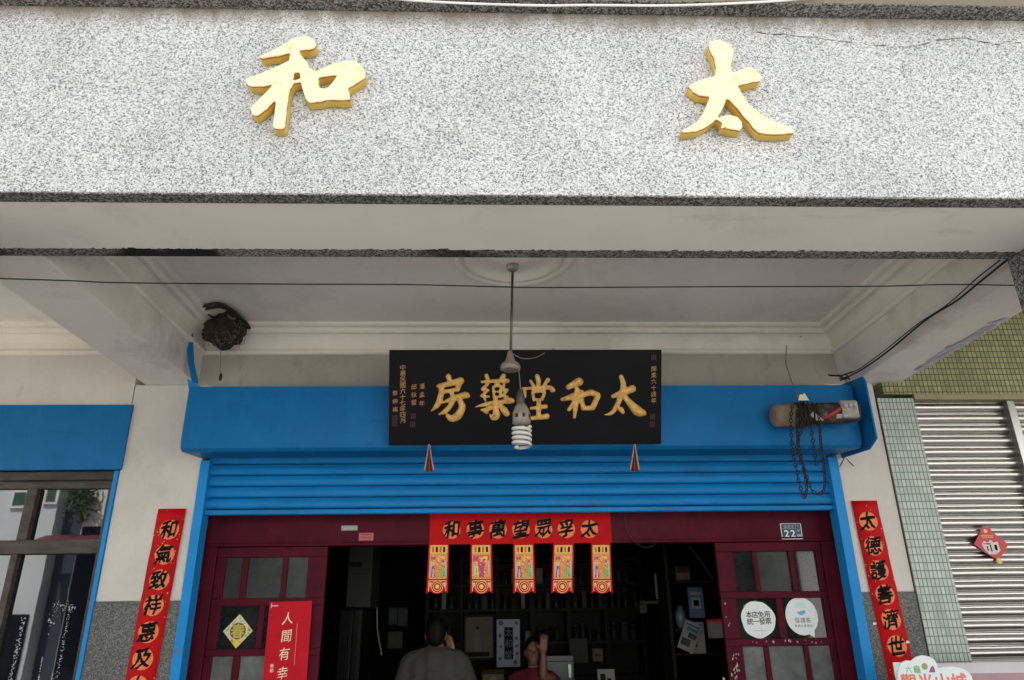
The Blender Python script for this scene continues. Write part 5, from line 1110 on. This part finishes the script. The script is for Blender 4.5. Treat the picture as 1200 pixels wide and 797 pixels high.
man = [('e', hd, (0.075, 0.095, 0.115)), ('e', hd+Vector((0, 0.03, -0.06)), (0.058, 0.068, 0.07)), [(X, Y+.0, hz_-.09, .056), (X, Y-.01, hz_-.2, .06)],
       ('e', hd+Vector((-.076, 0, -.015)), (.014, .022, .034)), ('e', hd+Vector((.076, 0, -.015)), (.014, .022, .034)), [(X, Y+.092, hz_+.0, .012), (X, Y+.112, hz_-.035, .016)],
       [(X-.17, Y, sh+.04, .06), (X, Y, sh+.07, .075), (X+.17, Y, sh+.04, .06)], [(X, Y, sh, .13), (X, Y, sh-.25, .135), (X, Y, sh-.5, .125)], [(X-.08, Y, sh, .11), (X-.08, Y, sh-.5, .11)], [(X+.08, Y, sh, .11), (X+.08, Y, sh-.5, .11)],
       [(X-.19, Y, sh+.03, .058), (X-.26, Y-.02, sh-.2, .05), (X-.26, Y+.10, sh-.36, .042), (X-.20, Y+.26, sh-.33, .032)],
       [(X+.19, Y, sh+.03, .058), (X+.26, Y+.06, sh-.16, .05), (X+.27, Y+.08, sh-.19, .045), (X+.21, Y+.06, sh-.01, .038), (*wr, .029)],
       [(X-.10, Y, sh-.55, .10), (X-.10, Y, sh-.95, .07), (X-.10, Y, zf+.10, .045)], [(X+.10, Y, sh-.55, .10), (X+.10, Y, sh-.95, .07), (X+.10, Y, zf+.10, .045)],
       [(X-.10, Y-.04, zf+.05, .04), (X-.11, Y+.16, zf+.04, .036)], [(X+.10, Y-.04, zf+.05, .04), (X+.11, Y+.16, zf+.04, .036)]]
man += hand(wr, (-.18, .05, 1), (.6, -.8, 0), (-.75, .55, 0), 0.25)
man += hand((X-.20, Y+.26, sh-.33), (.5, .8, 0), (0, 0, 1), (.8, -.5, 0), .6)
shirt = [[(X-.17, Y, sh+.035, .078), (X, Y, sh+.055, .09), (X+.17, Y, sh+.035, .078)], [(X, Y, sh, .150), (X, Y, sh-.3, .155), (X, Y, sh-.55, .15)], [(X-.10, Y, sh-.02, .128), (X-.11, Y, sh-.55, .13)], [(X+.10, Y, sh-.02, .128), (X+.11, Y, sh-.55, .13)],
         [(X-.20, Y, sh+.01, .080), (X-.262, Y-.02, sh-.17, .072)], [(X+.20, Y, sh+.01, .080), (X+.262, Y+.05, sh-.14, .072)]]
hair = [('e', hd+Vector((0, -.012, .022)), (.086, .100, .108)), ('e', hd+Vector((0, -.045, -.03)), (.072, .06, .07))]
legs = [[(X-.10, Y, sh-.55, .125), (X-.10, Y, sh-.95, .09), (X-.10, Y, zf+.10, .075)], [(X+.10, Y, sh-.55, .125), (X+.10, Y, sh-.95, .09), (X+.10, Y, zf+.10, .075)], [(X-.09, Y, sh-.55, .13), (X+.09, Y, sh-.55, .13)]]
person('man in a grey shirt seen from behind in the doorway, hand at his ear', (X, Y, zf), hd, man, shirt, hair, 0, [MT['shirt_grey']], legs)
# seated person in red with the left arm raised
h = W(624.5, 763, 7.5); X, Y, hz2 = h.x, 7.5, h.z; hd = Vector((X, Y, hz2)); sh = hz2-.27
wr = W(636.5, 764, 7.36); el = W(637, 792, 7.36)
wom = [('e', hd, (.073, .092, .112)), ('e', hd+Vector((0, -.03, -.06)), (.056, .064, .07)), [(X, Y, hz2-.09, .05), (X, Y+.01, hz2-.2, .055)],
       ('e', hd+Vector((-.074, 0, -.015)), (.013, .022, .034)), ('e', hd+Vector((.074, 0, -.015)), (.013, .022, .034)), [(X, Y-.090, hz2, .011), (X, Y-.110, hz2-.035, .016)], [(X-.02, Y-.088, hz2-.07, .010), (X+.02, Y-.088, hz2-.07, .010)],
       [(X-.15, Y, sh+.04, .055), (X, Y, sh+.06, .07), (X+.15, Y, sh+.04, .055)], [(X, Y, sh, .12), (X, Y, sh-.25, .125), (X, Y, sh-.45, .125)], [(X-.07, Y, sh, .10), (X-.07, Y, sh-.45, .11)], [(X+.07, Y, sh, .10), (X+.07, Y, sh-.45, .11)],
       [(X-.17, Y, sh+.03, .052), (X-.24, Y-.05, sh-.2, .045), (X-.18, Y-.25, sh-.3, .036), (X-.10, Y-.36, sh-.3, .028)],
       [(X+.17, Y, sh+.03, .052), (*(el+Vector((.06, .06, -.03))), .044), (*el, .042), (*((el+wr)/2), .037), (*wr, .027)],
       [(X-.09, Y, sh-.5, .09), (X-.1, Y-.4, sh-.52, .075), (X-.1, Y-.42, zf+.1, .045)], [(X+.09, Y, sh-.5, .09), (X+.1, Y-.4, sh-.52, .075), (X+.1, Y-.42, zf+.1, .045)], [(X-.1, Y-.4, zf+.05, .04), (X-.1, Y-.58, zf+.04, .034)], [(X+.1, Y-.4, zf+.05, .04), (X+.1, Y-.58, zf+.04, .034)]]
wom += hand(wr, (.10, -.05, 1), (0, 1, .1), (-1, -.1, .1), .35)
wom += hand((X-.10, Y-.36, sh-.3), (.9, -.3, 0), (0, 0, 1), (.3, .9, 0), .5)
shirt = [[(X-.15, Y, sh+.03, .072), (X, Y, sh+.045, .084), (X+.15, Y, sh+.03, .072)], [(X, Y, sh, .138), (X, Y, sh-.5, .145)], [(X-.09, Y, sh-.02, .118), (X-.09, Y, sh-.5, .13)], [(X+.09, Y, sh-.02, .118), (X+.09, Y, sh-.5, .13)], [(X-.18, Y, sh+.01, .072), (X-.235, Y-.03, sh-.16, .064)], [(X+.18, Y, sh+.01, .072), (X+.24, Y-.03, sh-.06, .062)]]
hair = [('e', hd+Vector((0, .016, .026)), (.083, .092, .104)), ('e', hd+Vector((0, .05, -.03)), (.076, .055, .08))]
legs = [[(X-.09, Y, sh-.5, .115), (X-.1, Y-.4, sh-.52, .095), (X-.1, Y-.42, zf+.12, .07)], [(X+.09, Y, sh-.5, .115), (X+.1, Y-.4, sh-.52, .095), (X+.1, Y-.42, zf+.12, .07)]]
pt = person('person in a red top seated behind the counter with one arm raised', (X, Y, zf), hd, wom, shirt, hair, 0, [MT['shirt_red']], legs)
ey = MB()
for s in (-1, 1): ey.ell(hd+Vector((s*.029, -.085, .004)), (.011, .008, .006), 8, 6)
obj('eyes', ey, MT['ink'], pt)
obj('stripe', MB().ell((X-.06, Y-.135, sh-.12), (.10, .03, .05), 12, 8), plain('shirt_stripe', (.42, .30, .32), .9, var=.5, scale=40), pt, smooth=True)
st_ = thing('stool', 'dark wooden stool under the seated person in red', 'stool', (X, Y+.03, zf))
zs = sh-.62
obj('seat', MB().box(X-.2, X+.2, Y-.17, Y+.23, zs-.05, zs), MT['dark_wood'], st_, bevel=.008)
for sx_ in (-1, 1):
    for sy_ in (-1, 1): obj('leg', MB().box(X+sx_*.16-.02, X+sx_*.16+.02, Y+.03+sy_*.16-.02, Y+.03+sy_*.16+.02, zf, zs-.0505), MT['dark_wood'], st_)

# medicine cabinet along the back wall
YK = 8.55; fk = wall(YK)
def kx_(x, y): p = W(x, y, YK); return p.x, p.z
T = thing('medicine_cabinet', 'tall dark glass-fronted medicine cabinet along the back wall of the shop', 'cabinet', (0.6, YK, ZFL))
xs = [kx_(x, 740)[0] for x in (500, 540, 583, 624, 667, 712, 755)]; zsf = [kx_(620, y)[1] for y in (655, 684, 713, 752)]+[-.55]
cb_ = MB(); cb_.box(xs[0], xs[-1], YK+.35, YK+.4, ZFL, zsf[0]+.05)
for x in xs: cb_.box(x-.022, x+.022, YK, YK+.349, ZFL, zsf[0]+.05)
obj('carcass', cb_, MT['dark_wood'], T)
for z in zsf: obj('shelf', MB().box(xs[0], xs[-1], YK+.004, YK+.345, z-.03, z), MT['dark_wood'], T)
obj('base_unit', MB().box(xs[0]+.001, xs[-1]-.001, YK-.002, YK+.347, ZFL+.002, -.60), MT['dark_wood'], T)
rnd = random.Random(3)
for r_, z in enumerate(zsf[1:4]):
    for i in range(6):
        x = xs[i]+.06
        while x < xs[i+1]-.07:
            w = rnd.uniform(.045, .075); hgt = rnd.uniform(.10, .2); kind = rnd.random()
            cxx = x+w/2
            if kind < .5:
                jt = thing('medicine_jar', '', 'jar', (cxx, YK+.12, z), 'jars and boxes on the cabinet shelves')
                obj('glass', MB().lathe((cxx, YK+.12, z+.0005), [(w*.46, 0), (w*.5, .01), (w*.5, hgt*.75), (w*.36, hgt*.85)], n=14), MT['jar'], jt, smooth=True)
                obj('lid', MB().lathe((cxx, YK+.12, z+.0008), [(w*.4, hgt*.85), (w*.4, hgt), (w*.2, hgt*1.02)], n=14), MT['jar_lid'] if rnd.random() < .5 else MT['cab_white'], jt)
                jt['label'] = 'glass medicine jar with a lid on a shelf of the dark cabinet'
            else:
                col_ = rnd.choice(['brown', 'cab_white', 'paper', 'print', 'brown', 'fridge_dark'])
                jt = obj('medicine_box', MB().box(x, x+w, YK+.05, YK+.2, z+.0005, z+hgt), MT[col_])
                tag(jt, {'brown': 'brown carton standing on a shelf of the dark cabinet', 'cab_white': 'dull white carton standing on a shelf of the dark cabinet', 'paper': 'pale paper carton standing on a shelf of the dark cabinet', 'print': 'dark grey carton standing on a shelf of the dark cabinet', 'fridge_dark': 'black carton standing on a shelf of the dark cabinet'}[col_], 'carton', 'jars and boxes on the cabinet shelves' if 0 else col_.replace('_', ' ')+' cartons on the cabinet shelves')
            x += w+rnd.uniform(.01, .05)
# statue picture
Yi = 8.35; fi = wall(Yi)
def I(x, y, Yv=Yi): p = W(x, y, Yv); return p.x, p.z
def rect(mb, fr, x0, y0, x1, y1, Yv, d0, d1):
    (u0, v0), (u1, v1) = I(x0, y1, Yv), I(x1, y0, Yv); mb.fbox(fr, u0, u1, v0, v1, d0, d1); return mb
T = thing('framed_picture', 'framed picture of a pale robed statue in front of the dark cabinet', 'picture', (*I(562, 778), 0)); T.location = (I(562, 778)[0], Yi, I(562, 778)[1])
obj('frame', rect(MB(), fi, 543.5, 720.5, 579.5, 774, Yi, -.03, -.002), MT['dark_wood'], T)
obj('picture', rect(MB(), fi, 545.5, 723, 577.5, 771, Yi, -.0015, .001), MT['picture'], T)
mb = MB(); u, v = I(559.5, 738); k = W(561, 740, Yi).x-W(560, 740, Yi).x
mb.prism(fi, [(u-5*k, v-23*k), (u+5*k, v-23*k), (u+3.5*k, v-8*k), (u+2.5*k, v-2*k), (u+1.6*k, v+4*k), (u, v+6.5*k), (u-1.6*k, v+4*k), (u-2.8*k, v-2*k), (u-3.8*k, v-9*k)], .0011, .002)
inked('statue_print', mb, plain('statue_print', (.09, .085, .07), .6, var=.4, scale=60), T)
mb = MB(); mb.prism(fi, circle(12, 1.9*k, u, v+2*k), .0021, .003); mb.fbox(fi, u-14*k, u+14*k, v-29*k, v-24*k, .0011, .002); inked('dark_print', mb, MT['ink'], T)
# white sign with the shop name
T = thing('name_card', 'upright pale blue and white card with a black name panel inside the shop', 'sign', (I(595, 782)[0], 8.2, I(595, 782)[1]))
f2 = wall(8.2)
obj('card', rect(MB(), f2, 582, 725.5, 609, 782, 8.2, -.01, 0), plain('card_white', (.26, .28, .33), .5, var=.1), T, bevel=.004)
obj('name_panel', rect(MB(), f2, 591, 735, 601, 773, 8.2, .0005, .0015), MT['ink'], T)
mb = MB()
for ch_, y in zip('太和堂', (741, 754, 767)): put(mb, ch_, f2, *I(596, y, 8.2), 9.5*k, .002, .005)
inked('characters', mb, MT['paper'], T)
mb = MB()
for x, y in ((587, 730), (605, 730), (586, 745), (605, 748), (587, 758), (605.5, 757), (606, 766), (586, 772), (604, 776)): mb.prism(f2, circle(8, random.uniform(1.5, 3)*k, *I(x, y, 8.2)), .0004, .001)
inked('blue_motif', mb, plain('motif_blue', (.05, .07, .14), .6), T)
# counter with goods
T = thing('shop_counter', 'dark wooden counter across the shop in front of the cabinet', 'counter', (0.3, 7.0, ZFL))
obj('counter_top', MB().box(-0.4, 1.6, 6.75, 7.2, -.60, -.56), MT['dark_wood'], T, bevel=.004)
obj('counter_body', MB().box(-0.36, 1.56, 6.8, 7.15, ZFL, -.6005), MT['dark_wood'], T)
def simple_box(name, x0, y0, x1, y1, Yv, dep, mat, label, cat, sub=None):
    (u0, v0), (u1, v1) = I(x0, y1, Yv), I(x1, y0, Yv); t = thing(name, label, cat, ((u0+u1)/2, Yv, v0))
    obj('box_body', MB().box(u0, u1, Yv, Yv+dep, v0, v1), MT[mat], t, bevel=.006)
    f = wall(Yv)
    if sub: sub(t, f, u0, u1, v0, v1)
    return t
def lidline(t, f, u0, u1, v0, v1): obj('flap', MB().fbox(f, u0+.004, u1-.004, v1-.03, v1-.002, .0005, .003), MT['brown'], t); inked('print', MB().prism(f, circle(12, .04, (u0+u1)/2, v1-.09), .0005, .0015), MT['paper'], t)
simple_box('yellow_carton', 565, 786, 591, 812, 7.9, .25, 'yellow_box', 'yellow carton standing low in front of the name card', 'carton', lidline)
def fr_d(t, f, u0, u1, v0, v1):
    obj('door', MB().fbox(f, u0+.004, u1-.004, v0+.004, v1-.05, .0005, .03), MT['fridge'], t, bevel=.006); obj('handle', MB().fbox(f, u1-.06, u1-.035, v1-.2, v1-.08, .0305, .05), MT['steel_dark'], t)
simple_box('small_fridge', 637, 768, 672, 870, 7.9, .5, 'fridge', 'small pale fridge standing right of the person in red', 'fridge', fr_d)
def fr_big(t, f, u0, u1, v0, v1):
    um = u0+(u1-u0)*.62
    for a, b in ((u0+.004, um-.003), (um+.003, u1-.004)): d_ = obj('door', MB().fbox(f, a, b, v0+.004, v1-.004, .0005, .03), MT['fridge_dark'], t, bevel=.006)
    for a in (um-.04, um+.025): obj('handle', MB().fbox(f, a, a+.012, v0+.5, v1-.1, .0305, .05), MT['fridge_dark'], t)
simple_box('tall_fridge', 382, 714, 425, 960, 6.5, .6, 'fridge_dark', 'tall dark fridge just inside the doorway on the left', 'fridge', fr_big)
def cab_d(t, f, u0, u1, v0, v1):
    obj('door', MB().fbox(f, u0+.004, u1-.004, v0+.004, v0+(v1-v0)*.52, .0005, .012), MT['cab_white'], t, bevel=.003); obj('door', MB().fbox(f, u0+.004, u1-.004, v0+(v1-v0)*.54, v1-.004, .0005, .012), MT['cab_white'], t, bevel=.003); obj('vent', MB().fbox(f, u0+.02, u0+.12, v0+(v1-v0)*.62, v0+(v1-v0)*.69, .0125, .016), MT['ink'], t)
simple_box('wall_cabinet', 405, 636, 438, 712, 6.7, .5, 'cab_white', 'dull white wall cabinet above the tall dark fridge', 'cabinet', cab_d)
# hanging papers
def sheet(name, x0, y0, x1, y1, Yv, mat, label, cat, prints=(), rot=0.0):
    (u0, v0), (u1, v1) = I(x0, y1, Yv), I(x1, y0, Yv); c_ = ((u0+u1)/2, (v0+v1)/2); f = Frame((c_[0], Yv, c_[1]), (math.cos(rot), 0, math.sin(rot)), (-math.sin(rot), 0, math.cos(rot)))
    t = thing(name, label, cat, (c_[0], Yv, v0)); hw_, hh_ = (u1-u0)/2, (v1-v0)/2
    obj('sheet', MB().fbox(f, -hw_, hw_, -hh_, hh_, -.002, 0), MT[mat], t)
    for a, b, c2_, d_, mm in prints: inked('print', MB().fbox(f, a*hw_, b*hw_, c2_*hh_, d_*hh_, .0005, .0012), MT[mm], t)
sheet('blue_poster', 808.5, 688, 823, 724, 6.4, 'blue_print', 'narrow pale blue poster hanging inside right of the doorway', 'poster', ((-.6, .6, -.4, .3, 'paper'), (-.7, .7, .5, .7, 'paper'), (-.35, .35, -.25, .15, 'print')))
sheet('newspaper', 808, 729, 824, 766, 6.38, 'paper', 'newspaper sheet hanging straight behind the tilted one', 'newspaper', ((-.8, .8, .7, .85, 'print'), (-.8, 0, -.6, .5, 'print')))
sheet('tilted_newspaper', 800, 728, 816, 764, 6.34, 'paper', 'tilted newspaper with pictures hanging right of the doorway', 'newspaper', ((-.8, .3, -.7, -.2, 'print'), (-.6, .8, .35, .6, 'blue_print'), (-.8, .8, .7, .8, 'print'), (-.2, .8, -.1, .25, 'print')), -.42)
sheet('price_list', 769, 672, 782.5, 702, 6.9, 'paper', 'grey price list paper pinned high on the right inside', 'paper', tuple((-.7, .7, -.9+.3*i, -.78+.3*i, 'print') for i in range(6)))
sheet('wall_notice', 668.5, 748, 688, 777, 8.3, 'cab_white', 'pale notice sheet right of the small fridge', 'notice', tuple((-.7, .7, -.8+.4*i, -.7+.4*i, 'print') for i in range(4)))
sheet('small_notice', 695, 760, 706, 775, 8.3, 'picture', 'small tan notice right of the pale notice sheet', 'notice', ((-.6, .6, -.2, .1, 'print'),))
sheet('hanging_scroll', 455, 712, 466, 732, 7.6, 'print', 'upper left scroll of pale brush strokes on the left inside', 'scroll', ((-.7, -.2, -.8, .7, 'cab_white'), (.1, .7, -.5, .8, 'cab_white')))
sheet('hanging_scroll', 466, 712, 478, 734, 7.6, 'print', 'upper right scroll of pale brush strokes on the left inside', 'scroll', ((-.7, -.1, -.8, .3, 'cab_white'), (.2, .7, -.5, .8, 'cab_white')))
sheet('hanging_scroll', 454, 740, 472, 760, 7.6, 'print', 'lower scroll of pale brush strokes beside the man', 'scroll', ((-.7, -.1, -.8, .8, 'cab_white'), (.2, .7, -.8, .8, 'cab_white'), (-.1, .2, -.1, .1, 'cab_white')))
sheet('photo_card', 701, 784, 720, 806, 6.9, 'paper', 'white photo card with dark shapes on the counter', 'card', ((-.7, -.1, -.6, .5, 'ink'), (.1, .6, -.9, .0, 'ink')))
T = thing('wall_bracket', 'pale bracket shelf below the price list inside on the right', 'shelf', (I(765, 712, 6.9)[0], 6.9, I(765, 712, 6.9)[1])); f9 = wall(6.9)
obj('board', rect(MB(), f9, 750, 704, 779, 707.5, 6.9, -.2, 0), MT['cab_white'], T); obj('plate', rect(MB(), f9, 750.5, 708, 758, 718.5, 6.9, -.2, -.005), MT['cab_white'], T)
# vase, boxes, tin on a side shelf
T = thing('side_shelf', 'dark side shelf behind the right door leaf', 'shelf', (1.9, 6.6, ZFL))
for y in (681, 737, 765): obj('board', MB().box(I(788, y, 6.6)[0], 2.4, 6.5, 6.85, I(800, y, 6.6)[1]-.02, I(800, y, 6.6)[1]), MT['dark_wood'], T)
obj('upright', MB().box(2.405, 2.44, 6.5, 6.85, ZFL, 1.0), MT['dark_wood'], T); obj('upright', MB().box(I(786, 735, 6.6)[0]-.03, I(786, 735, 6.6)[0]-.002, 6.5, 6.85, ZFL, 1.0), MT['dark_wood'], T)
u, v = I(799, 737, 6.6); kk = W(800, 720, 6.6).x-W(799, 720, 6.6).x
T = thing('blue_vase', 'rounded blue and white vase on the side shelf', 'vase', (u, 6.6, v))
obj('vase_body', MB().lathe((u, 6.6, v), [(3*kk, 0), (5.5*kk, 4*kk), (6.5*kk, 11*kk), (5.5*kk, 18*kk), (3*kk, 21*kk), (3.4*kk, 24*kk)], n=20), plain('vase_glaze', (.10, .12, .16), .3, var=.5, scale=18), T, smooth=True)
obj('vase_lid', MB().lathe((u, 6.6, v), [(3.8*kk, 24.1*kk), (2.5*kk, 26*kk), (.6*kk, 27*kk)], n=14), MT['brown'], T, smooth=True)
simple_box('tan_carton', 793, 664, 808, 681, 6.55, .2, 'picture', 'tan carton on the top side shelf', 'carton', lambda t, f, u0, u1, v0, v1: obj('flap', MB().fbox(f, u0+.01, u1-.01, v1-.05, v1-.004, .0005, .003), MT['brown'], t))
simple_box('white_tin', 834, 727, 846, 748, 6.2, .1, 'paper', 'white tin with a red lid beside the right door leaf', 'tin', lambda t, f, u0, u1, v0, v1: obj('lid', MB().fbox(f, u0-.004, u1+.004, v1-.015, v1+.008, -.1, .004), MT['label_red'], t))
T = thing('ceiling_strut', 'thin slanting pole under the dark ceiling behind the right leaf', 'pole', (W(810, 640, 6.2)))
obj('pole', MB().tube([W(808, 640, 6.2), W(836, 678, 6.2)], .008, 6), MT['cab_white'], T); obj('cap', MB().ell(W(808, 640, 6.2), (.014,)*3, 8, 6), MT['cab_white'], T)
T = thing('white_strap', 'thin white strap hanging left of the man in grey', 'strap', W(446, 765, 6.7)); obj('strap', MB().tube([W(442, 712, 6.7), W(442, 735, 6.68), W(444, 750, 6.7), W(447, 765, 6.7)], .006, 6), MT['paper'], T); obj('tip', MB().ell(W(447, 766, 6.7), (.008, .008, .014), 8, 6), MT['paper'], T)

# ------------------------------------------------------------------ houses across the street (seen in the window glass)
def house(label, x0, x1, y0, depth, z1, mat, windows, name='house'):
    t = thing(name, label, 'house', ((x0+x1)/2, y0, ZST))
    obj('wall', MB().box(x0, x1, y0-depth, y0, ZST, z1), MT[mat], t)
    obj('roof', MB().box(x0-.15, x1+.15, y0-depth-.15, y0+.25, z1+.001, z1+.15), MT['conc'], t)
    for (a, b, c_, d_) in windows:
        w_ = obj('window', MB().box(a-.06, b+.06, y0+.001, y0+.05, c_-.06, d_+.06), MT['house_white'], t); obj('pane', MB().box(a, b, y0+.0505, y0+.06, c_, d_), plain('green_glass', (.03, .08, .06), .1), w_)
    return t
Yh = -6.3; YV = 2*YG-Yh        # mirror distance of the opposite fronts in the window glass
def mx(x, y=600, Y=YV): return W(x, y, Y).x
def mz(y, x=90, Y=YV): return W(x, y, Y).z
ax1 = mx(66); cx0 = mx(99)
def front(t, x0, x1, y, z0, z1): obj('dark_front_plate', MB().box(x0, x1, y+.001, y+.06, z0, z1), MT['dark_wall'], t)
hA = house('pale grey rendered house across the street with small green windows', -14.5, ax1, Yh, 6, 6.5, 'house_grey', ((mx(14), mx(28), mz(592), mz(577)), (mx(52), mx(63), mz(588), mz(566))))
front(hA, -14.3, ax1-.1, Yh, ZST+.1, mz(708)-.2)  # dark plate stands in for the shadow at the foot of this front
hB = house('house set back across the street, painted dark as if in shade', ax1+.02, cx0-.02, Yh-.35, 5, 5.5, 'house_in_shade', ())
hC = house('white rendered house across the street', cx0, -3.5, Yh, 6, 5.8, 'house_white', ((-7.2, -6.2, 2.2, 3.4), (-5.0, -4.0, 2.2, 3.4)))
front(hC, cx0+.05, -3.6, Yh, ZST+.1, mz(618))
hD = house('pale house with tall windows across the street right of the white one', -3.4, 5.2, Yh-.2, 6, 6.2, 'house_grey', ((-1.9, -.8, 1.7, 3.0), (0.8, 1.9, 1.7, 3.0), (3.0, 4.1, 1.7, 3.0)))
house('white house at the right end of the row across the street', 5.3, 13.5, Yh, 6, 5.2, 'house_white', ((6.6, 7.8, 1.6, 2.9), (9.2, 10.4, 1.6, 2.9)))
ya0, ya1 = Yh+.08, Yh+1.3; axa, axb = mx(52)+.2, mx(106)+1.5; zA = mz(625)-.05
T = thing('awning', 'dull red awning over the shop across the street', 'awning', ((axa+axb)/2, ya0, zA))
obj('canvas', MB().hexa([(axa, ya1, zA-.45), (axb, ya1, zA-.45), (axb, ya0, zA-.04), (axa, ya0, zA-.04), (axa, ya1, zA-.41), (axb, ya1, zA-.41), (axb, ya0, zA), (axa, ya0, zA)]), MT['awning'], T)
for x in (axa+.1, axb-.1): obj('pole', MB().tube([(x, ya1-.05, ZST), (x, ya1-.05, zA-.46)], .03, 8), MT['white'], T)
xs_, zs_ = mx(99), mz(612)
T = thing('potted_shrub', 'leafy green shrub growing from the wall of the white house across the street', 'shrub', (xs_, Yh+.1, zs_))
lf = MB(); rnd = random.Random(8)
for i in range(380):
    c_ = Vector((xs_+rnd.gauss(0, .16), Yh+.25+rnd.gauss(0, .12), zs_+.55+rnd.gauss(0, .30))); a = Vector((rnd.gauss(0, 1), rnd.gauss(0, 1), rnd.gauss(0, 1))).normalized(); b = a.orthogonal().normalized(); s = rnd.uniform(.04, .09)
    lf.add([c_-a*s, c_+b*s*.5, c_+a*s, c_-b*s*.5], [(0, 1, 2, 3)])
obj('foliage', lf, MT['leaf'], T, fix=False); obj('stem', MB().tube([(xs_, Yh+.02, zs_), (xs_-.02, Yh+.2, zs_+.4), (xs_+.05, Yh+.25, zs_+1.0)], [.04, .03, .015], 7), MT['bark'], T)

# ------------------------------------------------------------------ camera, light, world
cam = bpy.data.cameras.new('camera'); co = bpy.data.objects.new('camera', cam); C.objects.link(co)
R3 = Matrix(((RM[0][0], -RM[1][0], -RM[2][0]), (RM[0][1], -RM[1][1], -RM[2][1]), (RM[0][2], -RM[1][2], -RM[2][2])))
co.matrix_world = R3.to_4x4(); cam.sensor_width = 36; cam.lens = F/1200*36; cam.clip_end = 500; cam.clip_start = 0.05
sc.camera = co
w = bpy.data.worlds.new('World'); sc.world = w; w.use_nodes = True; nt = w.node_tree
sky = nt.nodes.new('ShaderNodeTexSky'); sky.sky_type = 'NISHITA'; sky.sun_disc = False
EL, AZ = math.radians(58), math.radians(-28)     # sun stands behind the shophouse, to the left (azimuth from +y towards +x)
sky.sun_elevation = EL; sky.sun_rotation = AZ; sky.dust_density = 2.0; sky.air_density = 1.0
bg = nt.nodes['Background']; bg.inputs['Strength'].default_value = 0.13; hs = nt.nodes.new('ShaderNodeHueSaturation'); hs.inputs['Saturation'].default_value = 0.35     # hazy, nearly white sky
nt.links.new(sky.outputs['Color'], hs.inputs['Color']); nt.links.new(hs.outputs['Color'], bg.inputs['Color'])
sd = Vector((math.sin(AZ)*math.cos(EL), math.cos(AZ)*math.cos(EL), math.sin(EL)))
sl = bpy.data.lights.new('sun', 'SUN'); sl.energy = 5.0; sl.angle = math.radians(0.53); sl.color = (1, .95, .87)
so = bpy.data.objects.new('sun', sl); C.objects.link(so); so.rotation_euler = sd.to_track_quat('Z', 'Y').to_euler(); so.location = (0, 0, 20)
sc.render.engine = 'CYCLES'; sc.cycles.use_denoising = True; sc.cycles.max_bounces = 8; sc.cycles.diffuse_bounces = 5; sc.cycles.glossy_bounces = 4; sc.cycles.sample_clamp_indirect = 8
sc.view_settings.view_transform = 'Standard'; sc.view_settings.look = 'None'; sc.view_settings.exposure = 1.85; sc.view_settings.gamma = 1.0
